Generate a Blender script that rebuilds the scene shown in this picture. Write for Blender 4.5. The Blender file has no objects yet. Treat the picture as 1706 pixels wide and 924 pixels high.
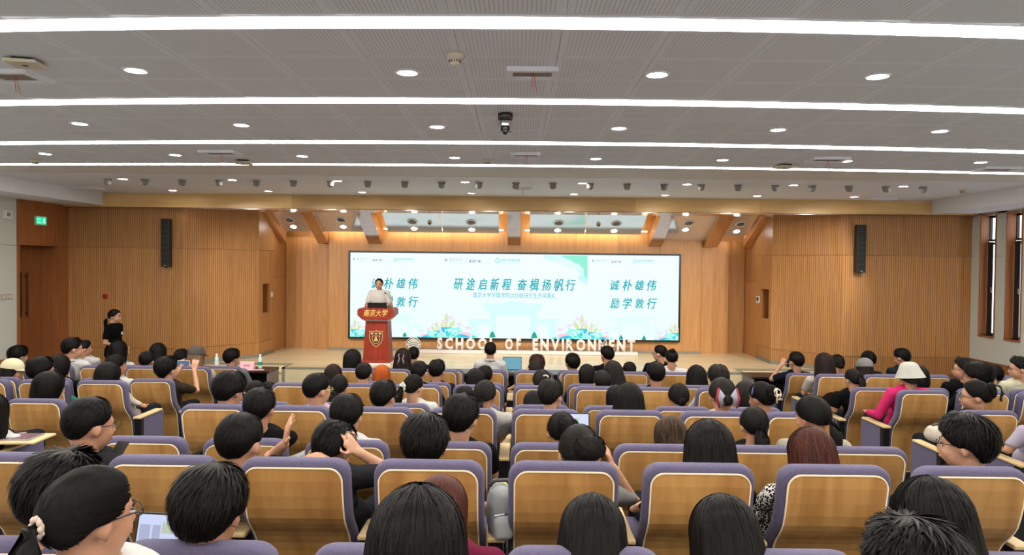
import bpy, bmesh, math, random
import numpy as np
from mathutils import Vector, Matrix
random.seed(7); RNG = np.random.default_rng(7)
PI = math.pi; R = math.radians
scene = bpy.context.scene
COL = scene.collection

# ---------------------------------------------------------------- camera
F = 1150.0
cam_d = bpy.data.cameras.new('camera'); cam = bpy.data.objects.new('camera', cam_d); COL.objects.link(cam)
cam_d.sensor_width = 36.0; cam_d.lens = 36.0*F/1706.0; cam_d.clip_start = 0.05; cam_d.clip_end = 200
CAM_Z = 2.44
CM = (Matrix.Translation((0, 0, CAM_Z)) @ Matrix.Rotation(R(0.5), 4, 'Z') @ Matrix.Rotation(R(90-1.1), 4, 'X')
      @ Matrix.Rotation(R(0.60), 4, 'Z'))
cam.matrix_world = CM
scene.camera = cam

# ---------------------------------------------------------------- light of the place and exposure
world = bpy.data.worlds.new('world'); scene.world = world; world.use_nodes = True
_bg = world.node_tree.nodes['Background']; _bg.inputs[0].default_value = (0.80, 0.90, 1.0, 1); _bg.inputs[1].default_value = 1.6
scene.view_settings.view_transform = 'Standard'; scene.view_settings.look = 'None'
scene.view_settings.gamma = 1.0; scene.view_settings.exposure = 1.25
STRIP_POWER = 11.0
DOWN_POWER = 30.0
COVE_POWER = 14.0
SPOT_W = 115.0
SCREEN_POWER = 0.44
EK = 0.40          # other displays, dimmed alike for the exposure

def ray(px, py):
    d = Vector(((px-853)/F, -(py-462)/F, -1.0))
    return CM.to_3x3() @ d
def at_y(px, py, Y):                    # point of the room on the plane y = Y behind a pixel of the photograph
    d = ray(px, py); t = Y/d.y
    return Vector((0, 0, CAM_Z)) + d*t
def at_z(px, py, Z):
    d = ray(px, py); t = (Z-CAM_Z)/d.z
    return Vector((0, 0, CAM_Z)) + d*t

# ---------------------------------------------------------------- materials
def srgb(r, g, b):
    f = lambda c: (c/255/12.92) if c <= 10 else ((c/255+0.055)/1.055)**2.4
    return (f(r), f(g), f(b), 1)
MATS = {}
def mat(name, color, rough=0.5, spec=0.5, metal=0.0, noise=0.0, nscale=20.0, bump=0.0, emit=0.0, ecol=None, coat=0.0, sheen=0.0):
    if name in MATS: return MATS[name]
    m = bpy.data.materials.new(name); m.use_nodes = True; nt = m.node_tree
    p = nt.nodes['Principled BSDF']
    p.inputs['Base Color'].default_value = color; p.inputs['Roughness'].default_value = rough
    p.inputs['Specular IOR Level'].default_value = spec; p.inputs['Metallic'].default_value = metal
    p.inputs['Coat Weight'].default_value = coat; p.inputs['Sheen Weight'].default_value = sheen
    if emit:
        p.inputs['Emission Color'].default_value = ecol or color; p.inputs['Emission Strength'].default_value = emit
    if noise or bump:
        tc = nt.nodes.new('ShaderNodeTexCoord'); n = nt.nodes.new('ShaderNodeTexNoise')
        n.inputs['Scale'].default_value = nscale; n.inputs['Detail'].default_value = 4
        nt.links.new(tc.outputs['Object'], n.inputs['Vector'])
        if noise:
            mx = nt.nodes.new('ShaderNodeMix'); mx.data_type = 'RGBA'
            mx.inputs[6].default_value = [c*(1-noise) for c in color[:3]]+[1]
            mx.inputs[7].default_value = [min(1, c*(1+noise)) for c in color[:3]]+[1]
            nt.links.new(n.outputs['Fac'], mx.inputs[0]); nt.links.new(mx.outputs[2], p.inputs['Base Color'])
        if bump:
            b = nt.nodes.new('ShaderNodeBump'); b.inputs['Strength'].default_value = bump; b.inputs['Distance'].default_value = 0.01
            nt.links.new(n.outputs['Fac'], b.inputs['Height']); nt.links.new(b.outputs[0], p.inputs['Normal'])
    MATS[name] = m; return m

def wood(name, c1, c2, rough=0.42, grain='Z', ribs=0.0, ribdark=0.55, spec=0.4, vary=0.12, gs=1.0, coat=0.0):
    """veneer: long soft grain along one axis; ribs = pitch in metres of milled grooves running along Z"""
    m = bpy.data.materials.new(name); m.use_nodes = True; nt = m.node_tree; N = nt.nodes; L = nt.links
    p = N['Principled BSDF']; p.inputs['Roughness'].default_value = rough; p.inputs['Specular IOR Level'].default_value = spec
    if coat: p.inputs['Coat Weight'].default_value = coat; p.inputs['Coat IOR'].default_value = 2.4; p.inputs['Coat Roughness'].default_value = .10
    tc = N.new('ShaderNodeTexCoord'); mp = N.new('ShaderNodeMapping'); L.new(tc.outputs['Object'], mp.inputs['Vector'])
    sc = {'Z': (14, 14, 0.9), 'X': (0.9, 14, 14), 'Y': (14, .9, 14)}[grain]
    mp.inputs['Scale'].default_value = [s*gs for s in sc]
    oi = N.new('ShaderNodeObjectInfo'); ad = N.new('ShaderNodeMath'); ad.operation = 'MULTIPLY'; ad.inputs[1].default_value = 30
    L.new(oi.outputs['Random'], ad.inputs[0]); cb = N.new('ShaderNodeCombineXYZ')
    for k in range(3): L.new(ad.outputs[0], cb.inputs[k])
    L.new(cb.outputs[0], mp.inputs['Location'])
    n = N.new('ShaderNodeTexNoise'); n.inputs['Scale'].default_value = 1.6; n.inputs['Detail'].default_value = 5; n.inputs['Distortion'].default_value = 0.6
    L.new(mp.outputs[0], n.inputs['Vector'])
    mx = N.new('ShaderNodeMix'); mx.data_type = 'RGBA'; mx.inputs[6].default_value = c1; mx.inputs[7].default_value = c2
    rmp = N.new('ShaderNodeMapRange'); rmp.inputs[1].default_value = .3; rmp.inputs[2].default_value = .7
    L.new(n.outputs['Fac'], rmp.inputs[0]); L.new(rmp.outputs[0], mx.inputs[0])
    hv = N.new('ShaderNodeHueSaturation'); vr = N.new('ShaderNodeMapRange'); vr.inputs[3].default_value = 1-vary; vr.inputs[4].default_value = 1+vary
    L.new(oi.outputs['Random'], vr.inputs[0]); L.new(vr.outputs[0], hv.inputs['Value']); L.new(mx.outputs[2], hv.inputs['Color'])
    out = hv.outputs[0]
    if ribs:
        sp = N.new('ShaderNodeSeparateXYZ'); L.new(tc.outputs['Object'], sp.inputs[0])
        dv = N.new('ShaderNodeMath'); dv.operation = 'DIVIDE'; dv.inputs[1].default_value = ribs; L.new(sp.outputs['X'], dv.inputs[0])
        fr = N.new('ShaderNodeMath'); fr.operation = 'FRACT'; L.new(dv.outputs[0], fr.inputs[0])
        gt = N.new('ShaderNodeMapRange'); gt.inputs[1].default_value = .68; gt.inputs[2].default_value = .78
        L.new(fr.outputs[0], gt.inputs[0])
        m2 = N.new('ShaderNodeMix'); m2.data_type = 'RGBA'; m2.blend_type = 'MULTIPLY'
        m2.inputs[7].default_value = (ribdark, ribdark*.9, ribdark*.8, 1); L.new(gt.outputs[0], m2.inputs[0]); L.new(out, m2.inputs[6]); out = m2.outputs[2]
        b = N.new('ShaderNodeBump'); b.inputs['Strength'].default_value = .5; b.inputs['Distance'].default_value = -.006
        L.new(gt.outputs[0], b.inputs['Height']); L.new(b.outputs[0], p.inputs['Normal'])
    L.new(out, p.inputs['Base Color'])
    MATS[name] = m; return m

W_RIB = wood('ribbed_veneer', srgb(198, 144, 90), srgb(178, 124, 70), ribs=.042)
W_WALL = wood('wall_veneer', srgb(200, 148, 94), srgb(182, 130, 78), rough=.4)
W_BEAM = wood('beam_veneer', srgb(234, 194, 132), srgb(222, 178, 114), grain='X', rough=.38)
W_RIBB = wood('ceiling_rib_veneer', srgb(196, 136, 86), srgb(176, 116, 70), grain='Y', rough=.3, spec=.5, coat=1.0)
W_DOOR = wood('door_veneer', srgb(168, 106, 62), srgb(148, 90, 50))
W_PLY = wood('plywood', srgb(186, 142, 84), srgb(150, 106, 56), rough=.36, gs=.45, vary=.12, spec=.45)
W_ARM = wood('beech', srgb(202, 176, 130), srgb(188, 160, 112), grain='Y', rough=.4)
W_FLOOR = wood('stage_floor_boards', srgb(222, 206, 168), srgb(214, 196, 158), grain='X', vary=.04, rough=.25)
W_RED = wood('rosewood', srgb(150, 52, 30), srgb(120, 38, 22), rough=.45, gs=.8, spec=.25)
W_DARK = wood('dark_walnut', srgb(58, 40, 34), srgb(40, 28, 24), grain='X', rough=.3)
M_FELT = mat('purple_fabric', srgb(88, 82, 106), .95, .15, noise=.16, nscale=90, bump=.25, sheen=.1)
M_EDGE = mat('cream_edging', srgb(244, 226, 190), .45)
M_BLACK = mat('black_metal', srgb(28, 28, 30), .45)
M_BLACKP = mat('black_plastic', srgb(20, 20, 22), .35)
M_CARPET = mat('dark_carpet', srgb(104, 105, 102), .95, .1, noise=.25, nscale=160, bump=.3)
M_WHITE = mat('white_plaster', srgb(240, 242, 250), .8, .2)
M_PALE = mat('pale_acoustic_panel', srgb(212, 214, 204), .85, .2, noise=.04, nscale=60)
M_GREYTRIM = mat('grey_trim', srgb(140, 134, 118), .5)
M_CEILW = mat('white_ceiling_board', srgb(238, 242, 252), .6, .4)
M_PANELC = mat('gloss_ceiling_panel', srgb(232, 232, 234), .14, .9, metal=.5)
M_GREY = mat('grey_paint', srgb(150, 146, 138), .6)
M_CEILG = mat('ceiling_board_plain', srgb(226, 230, 236), .7)
M_DARKG = mat('dark_grey', srgb(70, 66, 62), .6)
M_IVORY = mat('ivory_plastic', srgb(214, 204, 184), .5)
M_LETTER = mat('warm_white_lettering', srgb(226, 214, 208), .6)
M_STEEL = mat('steel', srgb(170, 170, 172), .3, metal=1.0)
M_GOLD = mat('gold', srgb(238, 205, 120), .3, .6, metal=.35)
M_MAROON = mat('maroon', srgb(92, 24, 36), .5)
M_GREEN = mat('green_print', srgb(40, 120, 90), .5)
M_RED = mat('red_plastic', srgb(190, 40, 30), .4)
M_PINK = mat('pink_card', srgb(246, 176, 186), .6)
M_PAPER = mat('white_paper', srgb(236, 236, 238), .7)
M_STRIPL = mat('strip_diffuser', (1, 1, 1, 1), .5, emit=STRIP_POWER, ecol=(1.0, .955, .87, 1))
M_DOWN = mat('downlight_diffuser', (1, 1, 1, 1), .5, emit=DOWN_POWER, ecol=(1.0, .95, .88, 1))
M_COVE = mat('cove_light', (1, 1, 1, 1), .5, emit=COVE_POWER, ecol=(1.0, .88, .60, 1))

def perforated():
    m = bpy.data.materials.new('perforated_board'); m.use_nodes = True; nt = m.node_tree; N = nt.nodes; L = nt.links
    p = N['Principled BSDF']; p.inputs['Roughness'].default_value = .7; p.inputs['Specular IOR Level'].default_value = .25
    tc = N.new('ShaderNodeTexCoord'); sp = N.new('ShaderNodeSeparateXYZ'); L.new(tc.outputs['Object'], sp.inputs[0])
    def M(op, a, b=None, c=None):
        n = N.new('ShaderNodeMath'); n.operation = op
        for i, v in enumerate((a, b, c)):
            if v is None: continue
            if isinstance(v, (int, float)): n.inputs[i].default_value = v
            else: L.new(v, n.inputs[i])
        return n.outputs[0]
    mx = M('LESS_THAN', M('ABSOLUTE', sp.outputs['X']), .262); my = M('LESS_THAN', M('ABSOLUTE', sp.outputs['Y']), .238)
    gx = M('LESS_THAN', M('FRACT', M('DIVIDE', M('ADD', sp.outputs['X'], 5), .0236)), .30)
    gy = M('LESS_THAN', M('FRACT', M('DIVIDE', M('ADD', sp.outputs['Y'], 5), .016)), .7)
    f = M('MULTIPLY', M('MULTIPLY', mx, my), M('MULTIPLY', gx, gy))
    x = N.new('ShaderNodeMix'); x.data_type = 'RGBA'; x.inputs[6].default_value = srgb(234, 240, 248); x.inputs[7].default_value = srgb(200, 204, 210)
    L.new(f, x.inputs[0]); L.new(x.outputs[2], p.inputs['Base Color']); return m
M_PERF = perforated()

# ---------------------------------------------------------------- mesh helpers
class MB:
    def __init__(s): s.v = []; s.f = []; s.mi = []; s.cur = 0
    def add(s, vs, fs):
        o = len(s.v); s.v += [tuple(v) for v in vs]; s.f += [tuple(i+o for i in f) for f in fs]; s.mi += [s.cur]*len(fs); return s
    def box(s, x0, x1, y0, y1, z0, z1, M=None):
        vs = [Vector((x, y, z)) for z in (z0, z1) for y in (y0, y1) for x in (x0, x1)]
        if M is not None: vs = [M @ v for v in vs]
        return s.add(vs, [(0, 2, 3, 1), (4, 5, 7, 6), (0, 1, 5, 4), (2, 6, 7, 3), (0, 4, 6, 2), (1, 3, 7, 5)])
    def bbox(s, x0, x1, y0, y1, z0, z1, b=.01, M=None):
        """box with chamfered edges"""
        cx, cy, cz = (x0+x1)/2, (y0+y1)/2, (z0+z1)/2; hx, hy, hz = (x1-x0)/2, (y1-y0)/2, (z1-z0)/2; b = min(b, hx*.9, hy*.9, hz*.9)
        bm = bmesh.new(); bmesh.ops.create_cube(bm, size=2)
        for v in bm.verts: v.co = Vector((v.co.x*hx+cx, v.co.y*hy+cy, v.co.z*hz+cz))
        bmesh.ops.bevel(bm, geom=bm.edges[:]+bm.verts[:], offset=b, segments=2, affect='EDGES', profile=.5)
        if M is not None: bm.transform(M)
        bm.verts.index_update(); s.add([v.co for v in bm.verts], [[v.index for v in f.verts] for f in bm.faces]); bm.free(); return s
    def prism(s, pts, d0, d1, axis='Y', M=None):
        n = len(pts)
        mk = {'Y': lambda a, b, d: (a, d, b), 'Z': lambda a, b, d: (a, b, d), 'X': lambda a, b, d: (d, a, b)}[axis]
        vs = [Vector(mk(a, b, d)) for d in (d0, d1) for a, b in pts]
        if M is not None: vs = [M @ v for v in vs]
        return s.add(vs, [tuple(range(n)), tuple(range(2*n-1, n-1, -1))]+[(i, i+n, (i+1) % n+n, (i+1) % n) for i in range(n)])
    def tube(s, pts, rs, n=10, flat=1.0, cap=True):
        pts = [Vector(p) for p in pts]
        if isinstance(rs, (int, float)): rs = [rs]*len(pts)
        up = Vector((0, 0, 1)); rings = []
        for i, p in enumerate(pts):
            d = (pts[min(i+1, len(pts)-1)]-pts[max(i-1, 0)]).normalized()
            a = d.cross(up if abs(d.z) < .95 else Vector((0, 1, 0))).normalized(); b = d.cross(a)
            rings.append([p+a*math.cos(t)*rs[i]+b*math.sin(t)*rs[i]*flat for t in [2*PI*k/n for k in range(n)]])
        vs = [v for r in rings for v in r]; fs = []
        for i in range(len(pts)-1):
            for k in range(n): fs.append((i*n+k, i*n+(k+1) % n, (i+1)*n+(k+1) % n, (i+1)*n+k))
        if cap: fs += [tuple(range(n-1, -1, -1)), tuple(range((len(pts)-1)*n, len(pts)*n))]
        return s.add(vs, fs)
    def lathe(s, prof, n=24, c=(0, 0, 0), M=None, a0=0, a1=2*PI):
        full = abs(a1-a0-2*PI) < 1e-6; m = n if full else n+1
        vs = []; fs = []
        for r, z in prof:
            for k in range(m):
                t = a0+(a1-a0)*k/n; vs.append(Vector((c[0]+r*math.cos(t), c[1]+r*math.sin(t), c[2]+z)))
        if M is not None: vs = [M @ v for v in vs]
        for i in range(len(prof)-1):
            for k in range(n): fs.append((i*m+k, i*m+(k+1) % m, (i+1)*m+(k+1) % m, (i+1)*m+k))
        return s.add(vs, fs)
    def ell(s, c, r, n=14, m=9, M=None):
        vs = []; fs = []
        for i in range(m+1):
            th = PI*i/m
            for k in range(n):
                a = 2*PI*k/n; vs.append(Vector((c[0]+r[0]*math.sin(th)*math.cos(a), c[1]+r[1]*math.sin(th)*math.sin(a), c[2]+r[2]*math.cos(th))))
        if M is not None: vs = [M @ v for v in vs]
        for i in range(m):
            for k in range(n): fs.append((i*n+k, (i+1)*n+k, (i+1)*n+(k+1) % n, i*n+(k+1) % n))
        return s.add(vs, fs)
    def mesh(s, name, mats, smooth=False):
        me = bpy.data.meshes.new(name); me.from_pydata(s.v, [], s.f)
        for m in (mats if isinstance(mats, (list, tuple)) else [mats]): me.materials.append(m)
        if any(s.mi): me.polygons.foreach_set('material_index', s.mi)
        if smooth: me.polygons.foreach_set('use_smooth', [True]*len(me.polygons))
        me.validate(); me.update(); return me
    def build(s, name, mats, parent=None, smooth=False, loc=None, rot=None):
        return link(name, s.mesh(name, mats, smooth), parent, loc, rot)
def link(name, data, parent=None, loc=None, rot=None):
    o = bpy.data.objects.new(name, data); COL.objects.link(o)
    if parent is not None: o.parent = parent
    if loc is not None: o.location = loc
    if rot is not None: o.rotation_euler = rot
    return o
def tag(o, label=None, cat=None, group=None, kind=None):
    if label: o['label'] = label
    if cat: o['category'] = cat
    if group: o['group'] = group
    if kind: o['kind'] = kind
    return o
def empty(name, loc=(0, 0, 0), rz=0, label=None, cat=None, group=None, kind=None):
    o = bpy.data.objects.new(name, None); COL.objects.link(o); o.location = loc; o.rotation_euler = (0, 0, rz); o.empty_display_size = .1
    return tag(o, label, cat, group, kind)
def copy_tree(o, parent=None):
    c = o.copy(); COL.objects.link(c); c.parent = parent
    for ch in list(o.children): copy_tree(ch, c)
    return c
def structure(name): return empty(name, kind='structure')
ORD = ['zeroth', 'first', 'second', 'third', 'fourth', 'fifth', 'sixth', 'seventh', 'eighth', 'ninth', 'tenth', 'eleventh', 'twelfth',
       'thirteenth', 'fourteenth', 'fifteenth', 'sixteenth', 'seventeenth', 'eighteenth', 'nineteenth', 'twentieth', 'twenty-first', 'twenty-second', 'twenty-third', 'twenty-fourth']

def text_mesh(body, w, h, mats, depth=0.0, shear=0.0, bold=0.0, spacing=1.0):
    """lettering fitted into w x h metres, lying in the XZ plane, centred"""
    cjk = ord(body[0]) > 0x3000
    c = bpy.data.curves.new('lettering', 'FONT'); c.body = body; c.shear = shear; c.offset = 0 if cjk else bold; c.space_character = spacing
    c.extrude = 0; c.resolution_u = 2
    o = bpy.data.objects.new('lettering', c); COL.objects.link(o); bpy.context.view_layer.update()
    dg = bpy.context.evaluated_depsgraph_get()
    me = bpy.data.meshes.new_from_object(o.evaluated_get(dg)); bpy.data.objects.remove(o); bpy.data.curves.remove(c)
    co = np.empty(len(me.vertices)*3); me.vertices.foreach_get('co', co); co = co.reshape(-1, 3)
    mn, mxx = co.min(0), co.max(0); ce = (mn+mxx)/2; ex = mxx-mn
    if w is None: w = ex[0]/ex[1]*h
    out = np.zeros_like(co); out[:, 0] = (co[:, 0]-ce[0])/ex[0]*w; out[:, 2] = (co[:, 1]-ce[1])/ex[1]*h
    me.vertices.foreach_set('co', out.ravel())
    if cjk and bold:
        bm = bmesh.new(); bm.from_mesh(me)
        for k, (dx, dz) in enumerate(((bold, 0), (0, bold), (bold, bold))):
            b2 = me.copy(); n0 = len(bm.verts); bm.from_mesh(b2); bpy.data.meshes.remove(b2); bm.verts.ensure_lookup_table()
            for v in bm.verts[n0:]: v.co.x += dx*h*.9; v.co.z += dz*h*.9; v.co.y -= .0001*(k+1)
        bm.to_mesh(me); bm.free()
    if depth:
        bm = bmesh.new(); bm.from_mesh(me); bmesh.ops.remove_doubles(bm, verts=bm.verts, dist=1e-5)
        r = bmesh.ops.extrude_face_region(bm, geom=bm.faces[:]); 
        for v in [g for g in r['geom'] if isinstance(g, bmesh.types.BMVert)]: v.co.y -= depth
        bmesh.ops.recalc_face_normals(bm, faces=bm.faces[:]); bm.to_mesh(me); bm.free()
    me.materials.clear(); me.materials.append(mats); me.update(); return me
# ================================================================ THE ROOM
CEIL = 3.73; SOF = 3.49; HW = 8.75; FLAT_Y = 13.36; BEAM_Y0 = 13.2; BEAM_Y1 = 13.9; BACK_Y = 16.2; SCR_Y = 15.9; STAGE_Z = .42
ROWD = [None]+[9.58-.9378*(r-1) for r in range(1, 11)]
TIER = [None, 0, .135, .135, .275, .275, .436, .436, .596, .596, .756]
JOINTS = (.73, 2.68)

# floor: six shallow terraces of carpet
fl = structure('floor')
edges = [16.4, 9.55, ROWD[3]-.03, ROWD[5]-.03, ROWD[7]-.03, ROWD[9]-.03, -4.2]
zs = [0, .135, .275, .436, .596, .756]
for i in range(6):
    b = MB(); b.box(-HW-.5, HW+.3, edges[i+1], edges[i], -.3, zs[i]); b.build('terrace', M_CARPET, fl)
    if i: MB().box(-HW, HW, edges[i]-.035, edges[i]+.004, zs[i]-.03, zs[i]+.004).build('nosing', M_GREYTRIM, fl)

# stage: raised platform with boarded top, centre apron and two steps at each side
st = structure('stage'); tag(st, kind='structure')
SX0, SX1 = -4.5, 4.33
MB().box(-6.9, 6.6, 13.66, 16.4, 0, STAGE_Z-.02).build('platform_base', W_FLOOR, st)
MB().box(SX0, SX1, 13.16, 13.70, 0, STAGE_Z-.02).build('apron_base', W_FLOOR, st)
for side in (-1, 1):
    x0, x1 = (-6.9, SX0-.003) if side < 0 else (SX1+.003, 6.6)
    for k, z in ((1, .28), (2, .14)):
        MB().box(x0, x1, 13.66-.3*k, 13.66, 0, z-.015).build('step', W_FLOOR, st)
        MB().box(x0, x1, 13.66-.3*k-.006, 13.66-.3*k+.03, z-.02, z+.002).build('nosing', M_GREYTRIM, st)
yb = 13.16; k = 0
while yb < 16.2:
    xa, xb = (SX0, SX1) if yb < 13.6 else (-6.9, 6.6)
    y1 = min(yb+.25, 16.2); n = 4
    for j in range(n):
        off = (k % 2)*.5*(xb-xa)/n
        a = xa+(xb-xa)*j/n; b_ = xa+(xb-xa)*(j+1)/n
        MB().box(a+.002, b_-.002, yb+.002, y1-.002, STAGE_Z-.02, STAGE_Z).build('floor_board', W_FLOOR, st)
    yb += .25; k += 1
tr = MB(); tr.box(SX0-.006, SX1+.006, 13.15, 13.20, STAGE_Z-.03, STAGE_Z+.003)
tr.box(SX0-.006, SX0+.05, 13.15, 13.68, STAGE_Z-.03, STAGE_Z+.003); tr.box(SX1-.05, SX1+.006, 13.15, 13.68, STAGE_Z-.03, STAGE_Z+.003)
tr.box(-6.9, SX0, 13.65, 13.69, STAGE_Z-.03, STAGE_Z+.003); tr.box(SX1, 6.6, 13.65, 13.69, STAGE_Z-.03, STAGE_Z+.003)
tr.box(SX0-.006, SX0+.04, 13.14, 13.165, 0, STAGE_Z-.03); tr.box(SX1-.04, SX1+.006, 13.14, 13.165, 0, STAGE_Z-.03)
tr.build('edge_trim', M_GREYTRIM, st)

def panel_run(parent, p0, p1, z0, z1, width, m, joints=JOINTS, thick=.03, gap=.006, name='wood_panel'):
    """upright panels side by side from p0 to p1 (plan), split at the joints; face looks to the right of p0->p1 turned by -90 deg"""
    p0 = Vector(p0); p1 = Vector(p1); L = (p1-p0).length; a = math.atan2(p1.y-p0.y, p1.x-p0.x)
    n = max(1, round(L/width)); lv = [z0]+[j for j in joints if z0 < j < z1]+[z1]; cache = {}
    for i in range(n):
        for j in range(len(lv)-1):
            key = (round(lv[j], 3), round(lv[j+1], 3)); w = L/n
            if key not in cache:
                b = MB(); b.box(gap/8, w-gap/8, 0, thick, lv[j]+gap/2, lv[j+1]-gap/2); cache[key] = b.mesh(name, m)
            link(name, cache[key], parent, (p0.x+math.cos(a)*w*i, p0.y+math.sin(a)*w*i, 0), (0, 0, a))

# front walls (the audience looks at these): flat ribbed parts, angled parts, stage returns, screen wall
wf = structure('wall_front')
XL, XR = -5.46, 5.30
MB().box(-HW-.4, -6.5, FLAT_Y+.03, FLAT_Y+.12, 0, 3.6).build('backing', M_DARKG, wf)
MB().box(6.27, HW+.3, FLAT_Y+.03, FLAT_Y+.12, 0, 3.6).build('backing', M_DARKG, wf)
panel_run(wf, (-HW, FLAT_Y), (-6.5, FLAT_Y), 0, 3.6, 2.3, W_RIB)
panel_run(wf, (6.27, FLAT_Y), (HW-.03, FLAT_Y), 0, 3.6, 2.5, W_RIB)
panel_run(wf, (-6.5, FLAT_Y), (XL, 14.5), 0, 4.0, 1.6, W_RIB)
panel_run(wf, (XR, 14.45), (6.27, FLAT_Y), 0, 4.0, 1.6, W_RIB)
for p0, p1 in (((-6.5, FLAT_Y), (XL, 14.5)), ((XR, 14.45), (6.27, FLAT_Y))):
    dx, dy = p1[0]-p0[0], p1[1]-p0[1]
    MB().box(-.02, math.hypot(dx, dy)+.02, .031, .09, 0, 4.1).build('backing', M_DARKG, wf, loc=(p0[0], p0[1], 0), rot=(0, 0, math.atan2(dy, dx)))  # unseen backing added to block sky light leaking through the angled panels' joints
MB().box(-HW-.4, HW+.4, 16.55, 16.65, -.2, 4.2).build('backing', M_DARKG, wf)
MB().box(-HW-.6, HW+.6, FLAT_Y-.3, 16.65, 4.1, 4.2).build('backing', M_DARKG, wf)
# returns beside the stage, with a small control window niche on each
def stage_return(x, ys, sgn, niche):
    y0, y1 = ys; f = lambda a, b, z0, z1, m=W_WALL, nm='wood_panel': MB().box(min(x, x+sgn*.05), max(x, x+sgn*.05), a+.003, b-.003, z0+.003, z1-.003).build(nm, m, wf)
    n0, n1, nz0, nz1 = niche
    f(y0, y1, 0, .73); f(y0, n0, .73, 2.68); f(n1, y1, .73, 2.68); f(n0, n1, .73, nz0); f(n0, n1, nz1, 2.68); f(y0, y1, 2.68, 4.0)
    b = MB(); X1 = x+sgn*.32; xa, xb = min(x+sgn*.05, X1), max(x+sgn*.05, X1)
    b.box(xa, xb, n0-.02, n0, nz0-.02, nz1+.02); b.box(xa, xb, n1, n1+.02, nz0-.02, nz1+.02); b.box(xa, xb, n0, n1, nz0-.02, nz0); b.box(xa, xb, n0, n1, nz1, nz1+.02)
    b.box(min(X1, X1+sgn*.02), max(X1, X1+sgn*.02), n0-.02, n1+.02, nz0-.02, nz1+.02)
    b.build('niche_lining', W_DOOR, wf)
stage_return(XL, (14.5, 15.36), -1, (14.72, 15.12, 1.34, 1.96))
stage_return(XR, (14.45, 15.36), 1, (14.62, 15.10, 1.34, 1.96))
for x, sgn in ((XL, -1), (XR, 1)):
    for z0, z1 in ((0, 2.1), (2.1, 4.0)):
        MB().box(min(x+sgn*.015, x+sgn*.05), max(x+sgn*.015, x+sgn*.05), 15.37, 16.25, z0+.003, z1-.003).build('wood_panel', W_DOOR if 0 else W_WALL, wf)
    MB().box(min(x+sgn*.06, x+sgn*.1), max(x+sgn*.06, x+sgn*.1), 15.2, 16.3, 0, 4.0).build('backing', M_DARKG, wf)
# screen wall and its stepped pilasters
def pxX(px, Y): return at_y(px, 500, Y).x
steps = [(XL, pxX(503, 16.2), 16.2), (pxX(503, 16.1), pxX(530, 16.1), 16.1), (pxX(530, 16.0), pxX(547, 16.0), 16.0)]
for a, b_, y in steps:
    MB().box(a, b_, y, y+.35, 0, 3.02).build('wood_panel', W_WALL, wf)
xw0 = pxX(547, SCR_Y); xw1 = pxX(1168, SCR_Y)
n = 9
for i in range(n):
    a = xw0+(xw1-xw0)*i/n; b_ = xw0+(xw1-xw0)*(i+1)/n
    MB().box(a+.003, b_-.003, SCR_Y, SCR_Y+.04, 0, 3.9).build('wood_panel', W_WALL, wf)
MB().box(xw0+.002, xw1-.002, SCR_Y+.041, SCR_Y+.4, 0, 3.9).build('backing', W_WALL, wf)
steps = [(pxX(1168, 15.95), pxX(1187, 15.95), 15.95), (pxX(1187, 16.05), pxX(1213, 16.05), 16.05), (pxX(1213, 16.2), XR, 16.2)]
for a, b_, y in steps:
    MB().box(a, b_, y, y+.35, 0, 3.02).build('wood_panel', W_WALL, wf)
MB().box(XL-.1, xw0, 16.45, 16.5, 0, 4.1).build('wood_panel', W_WALL, wf)
MB().box(xw1, XR+.1, 16.45, 16.5, 0, 4.1).build('wood_panel', W_WALL, wf)
# baseboards on the stage
bb = structure('baseboard_stage')
b = MB(); b.box(xw0, xw1, SCR_Y-.012, SCR_Y, STAGE_Z, STAGE_Z+.06); b.box(XL, XL+.012, 14.5, 15.36, STAGE_Z, STAGE_Z+.07); b.box(XR-.012, XR, 14.45, 15.36, STAGE_Z, STAGE_Z+.07)
b.build('skirting', M_GREYTRIM, bb)
for p0, p1 in (((-6.5, FLAT_Y), (XL, 14.5)), ((XR, 14.45), (6.27, FLAT_Y))):
    dx, dy = p1[0]-p0[0], p1[1]-p0[1]; L_ = math.hypot(dx, dy)
    MB().box(0, L_, -.012, -.001, STAGE_Z, STAGE_Z+.07).build('skirting', M_GREYTRIM, bb, loc=(p0[0], p0[1], 0), rot=(0, 0, math.atan2(dy, dx)))

# beam over the stage opening
tb = structure('trim_1')
xs = [-HW-.1, -4.35, at_y(1058, 340, BEAM_Y0).x, 4.6, HW+.02]
for i in range(4):
    MB().box(xs[i]+.002, xs[i+1]-.002, BEAM_Y0, BEAM_Y0+.03, 3.45, CEIL+.0).build('beam_panel', W_BEAM, tb)
MB().box(-HW-.1, HW+.02, BEAM_Y0+.031, BEAM_Y1, 3.462, 4.1).build('beam_core', W_RIBB, tb)
MB().box(-HW-.1, HW+.02, BEAM_Y0+.0, BEAM_Y1, 3.445, 3.461).build('beam_soffit', W_RIBB, tb)

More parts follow.
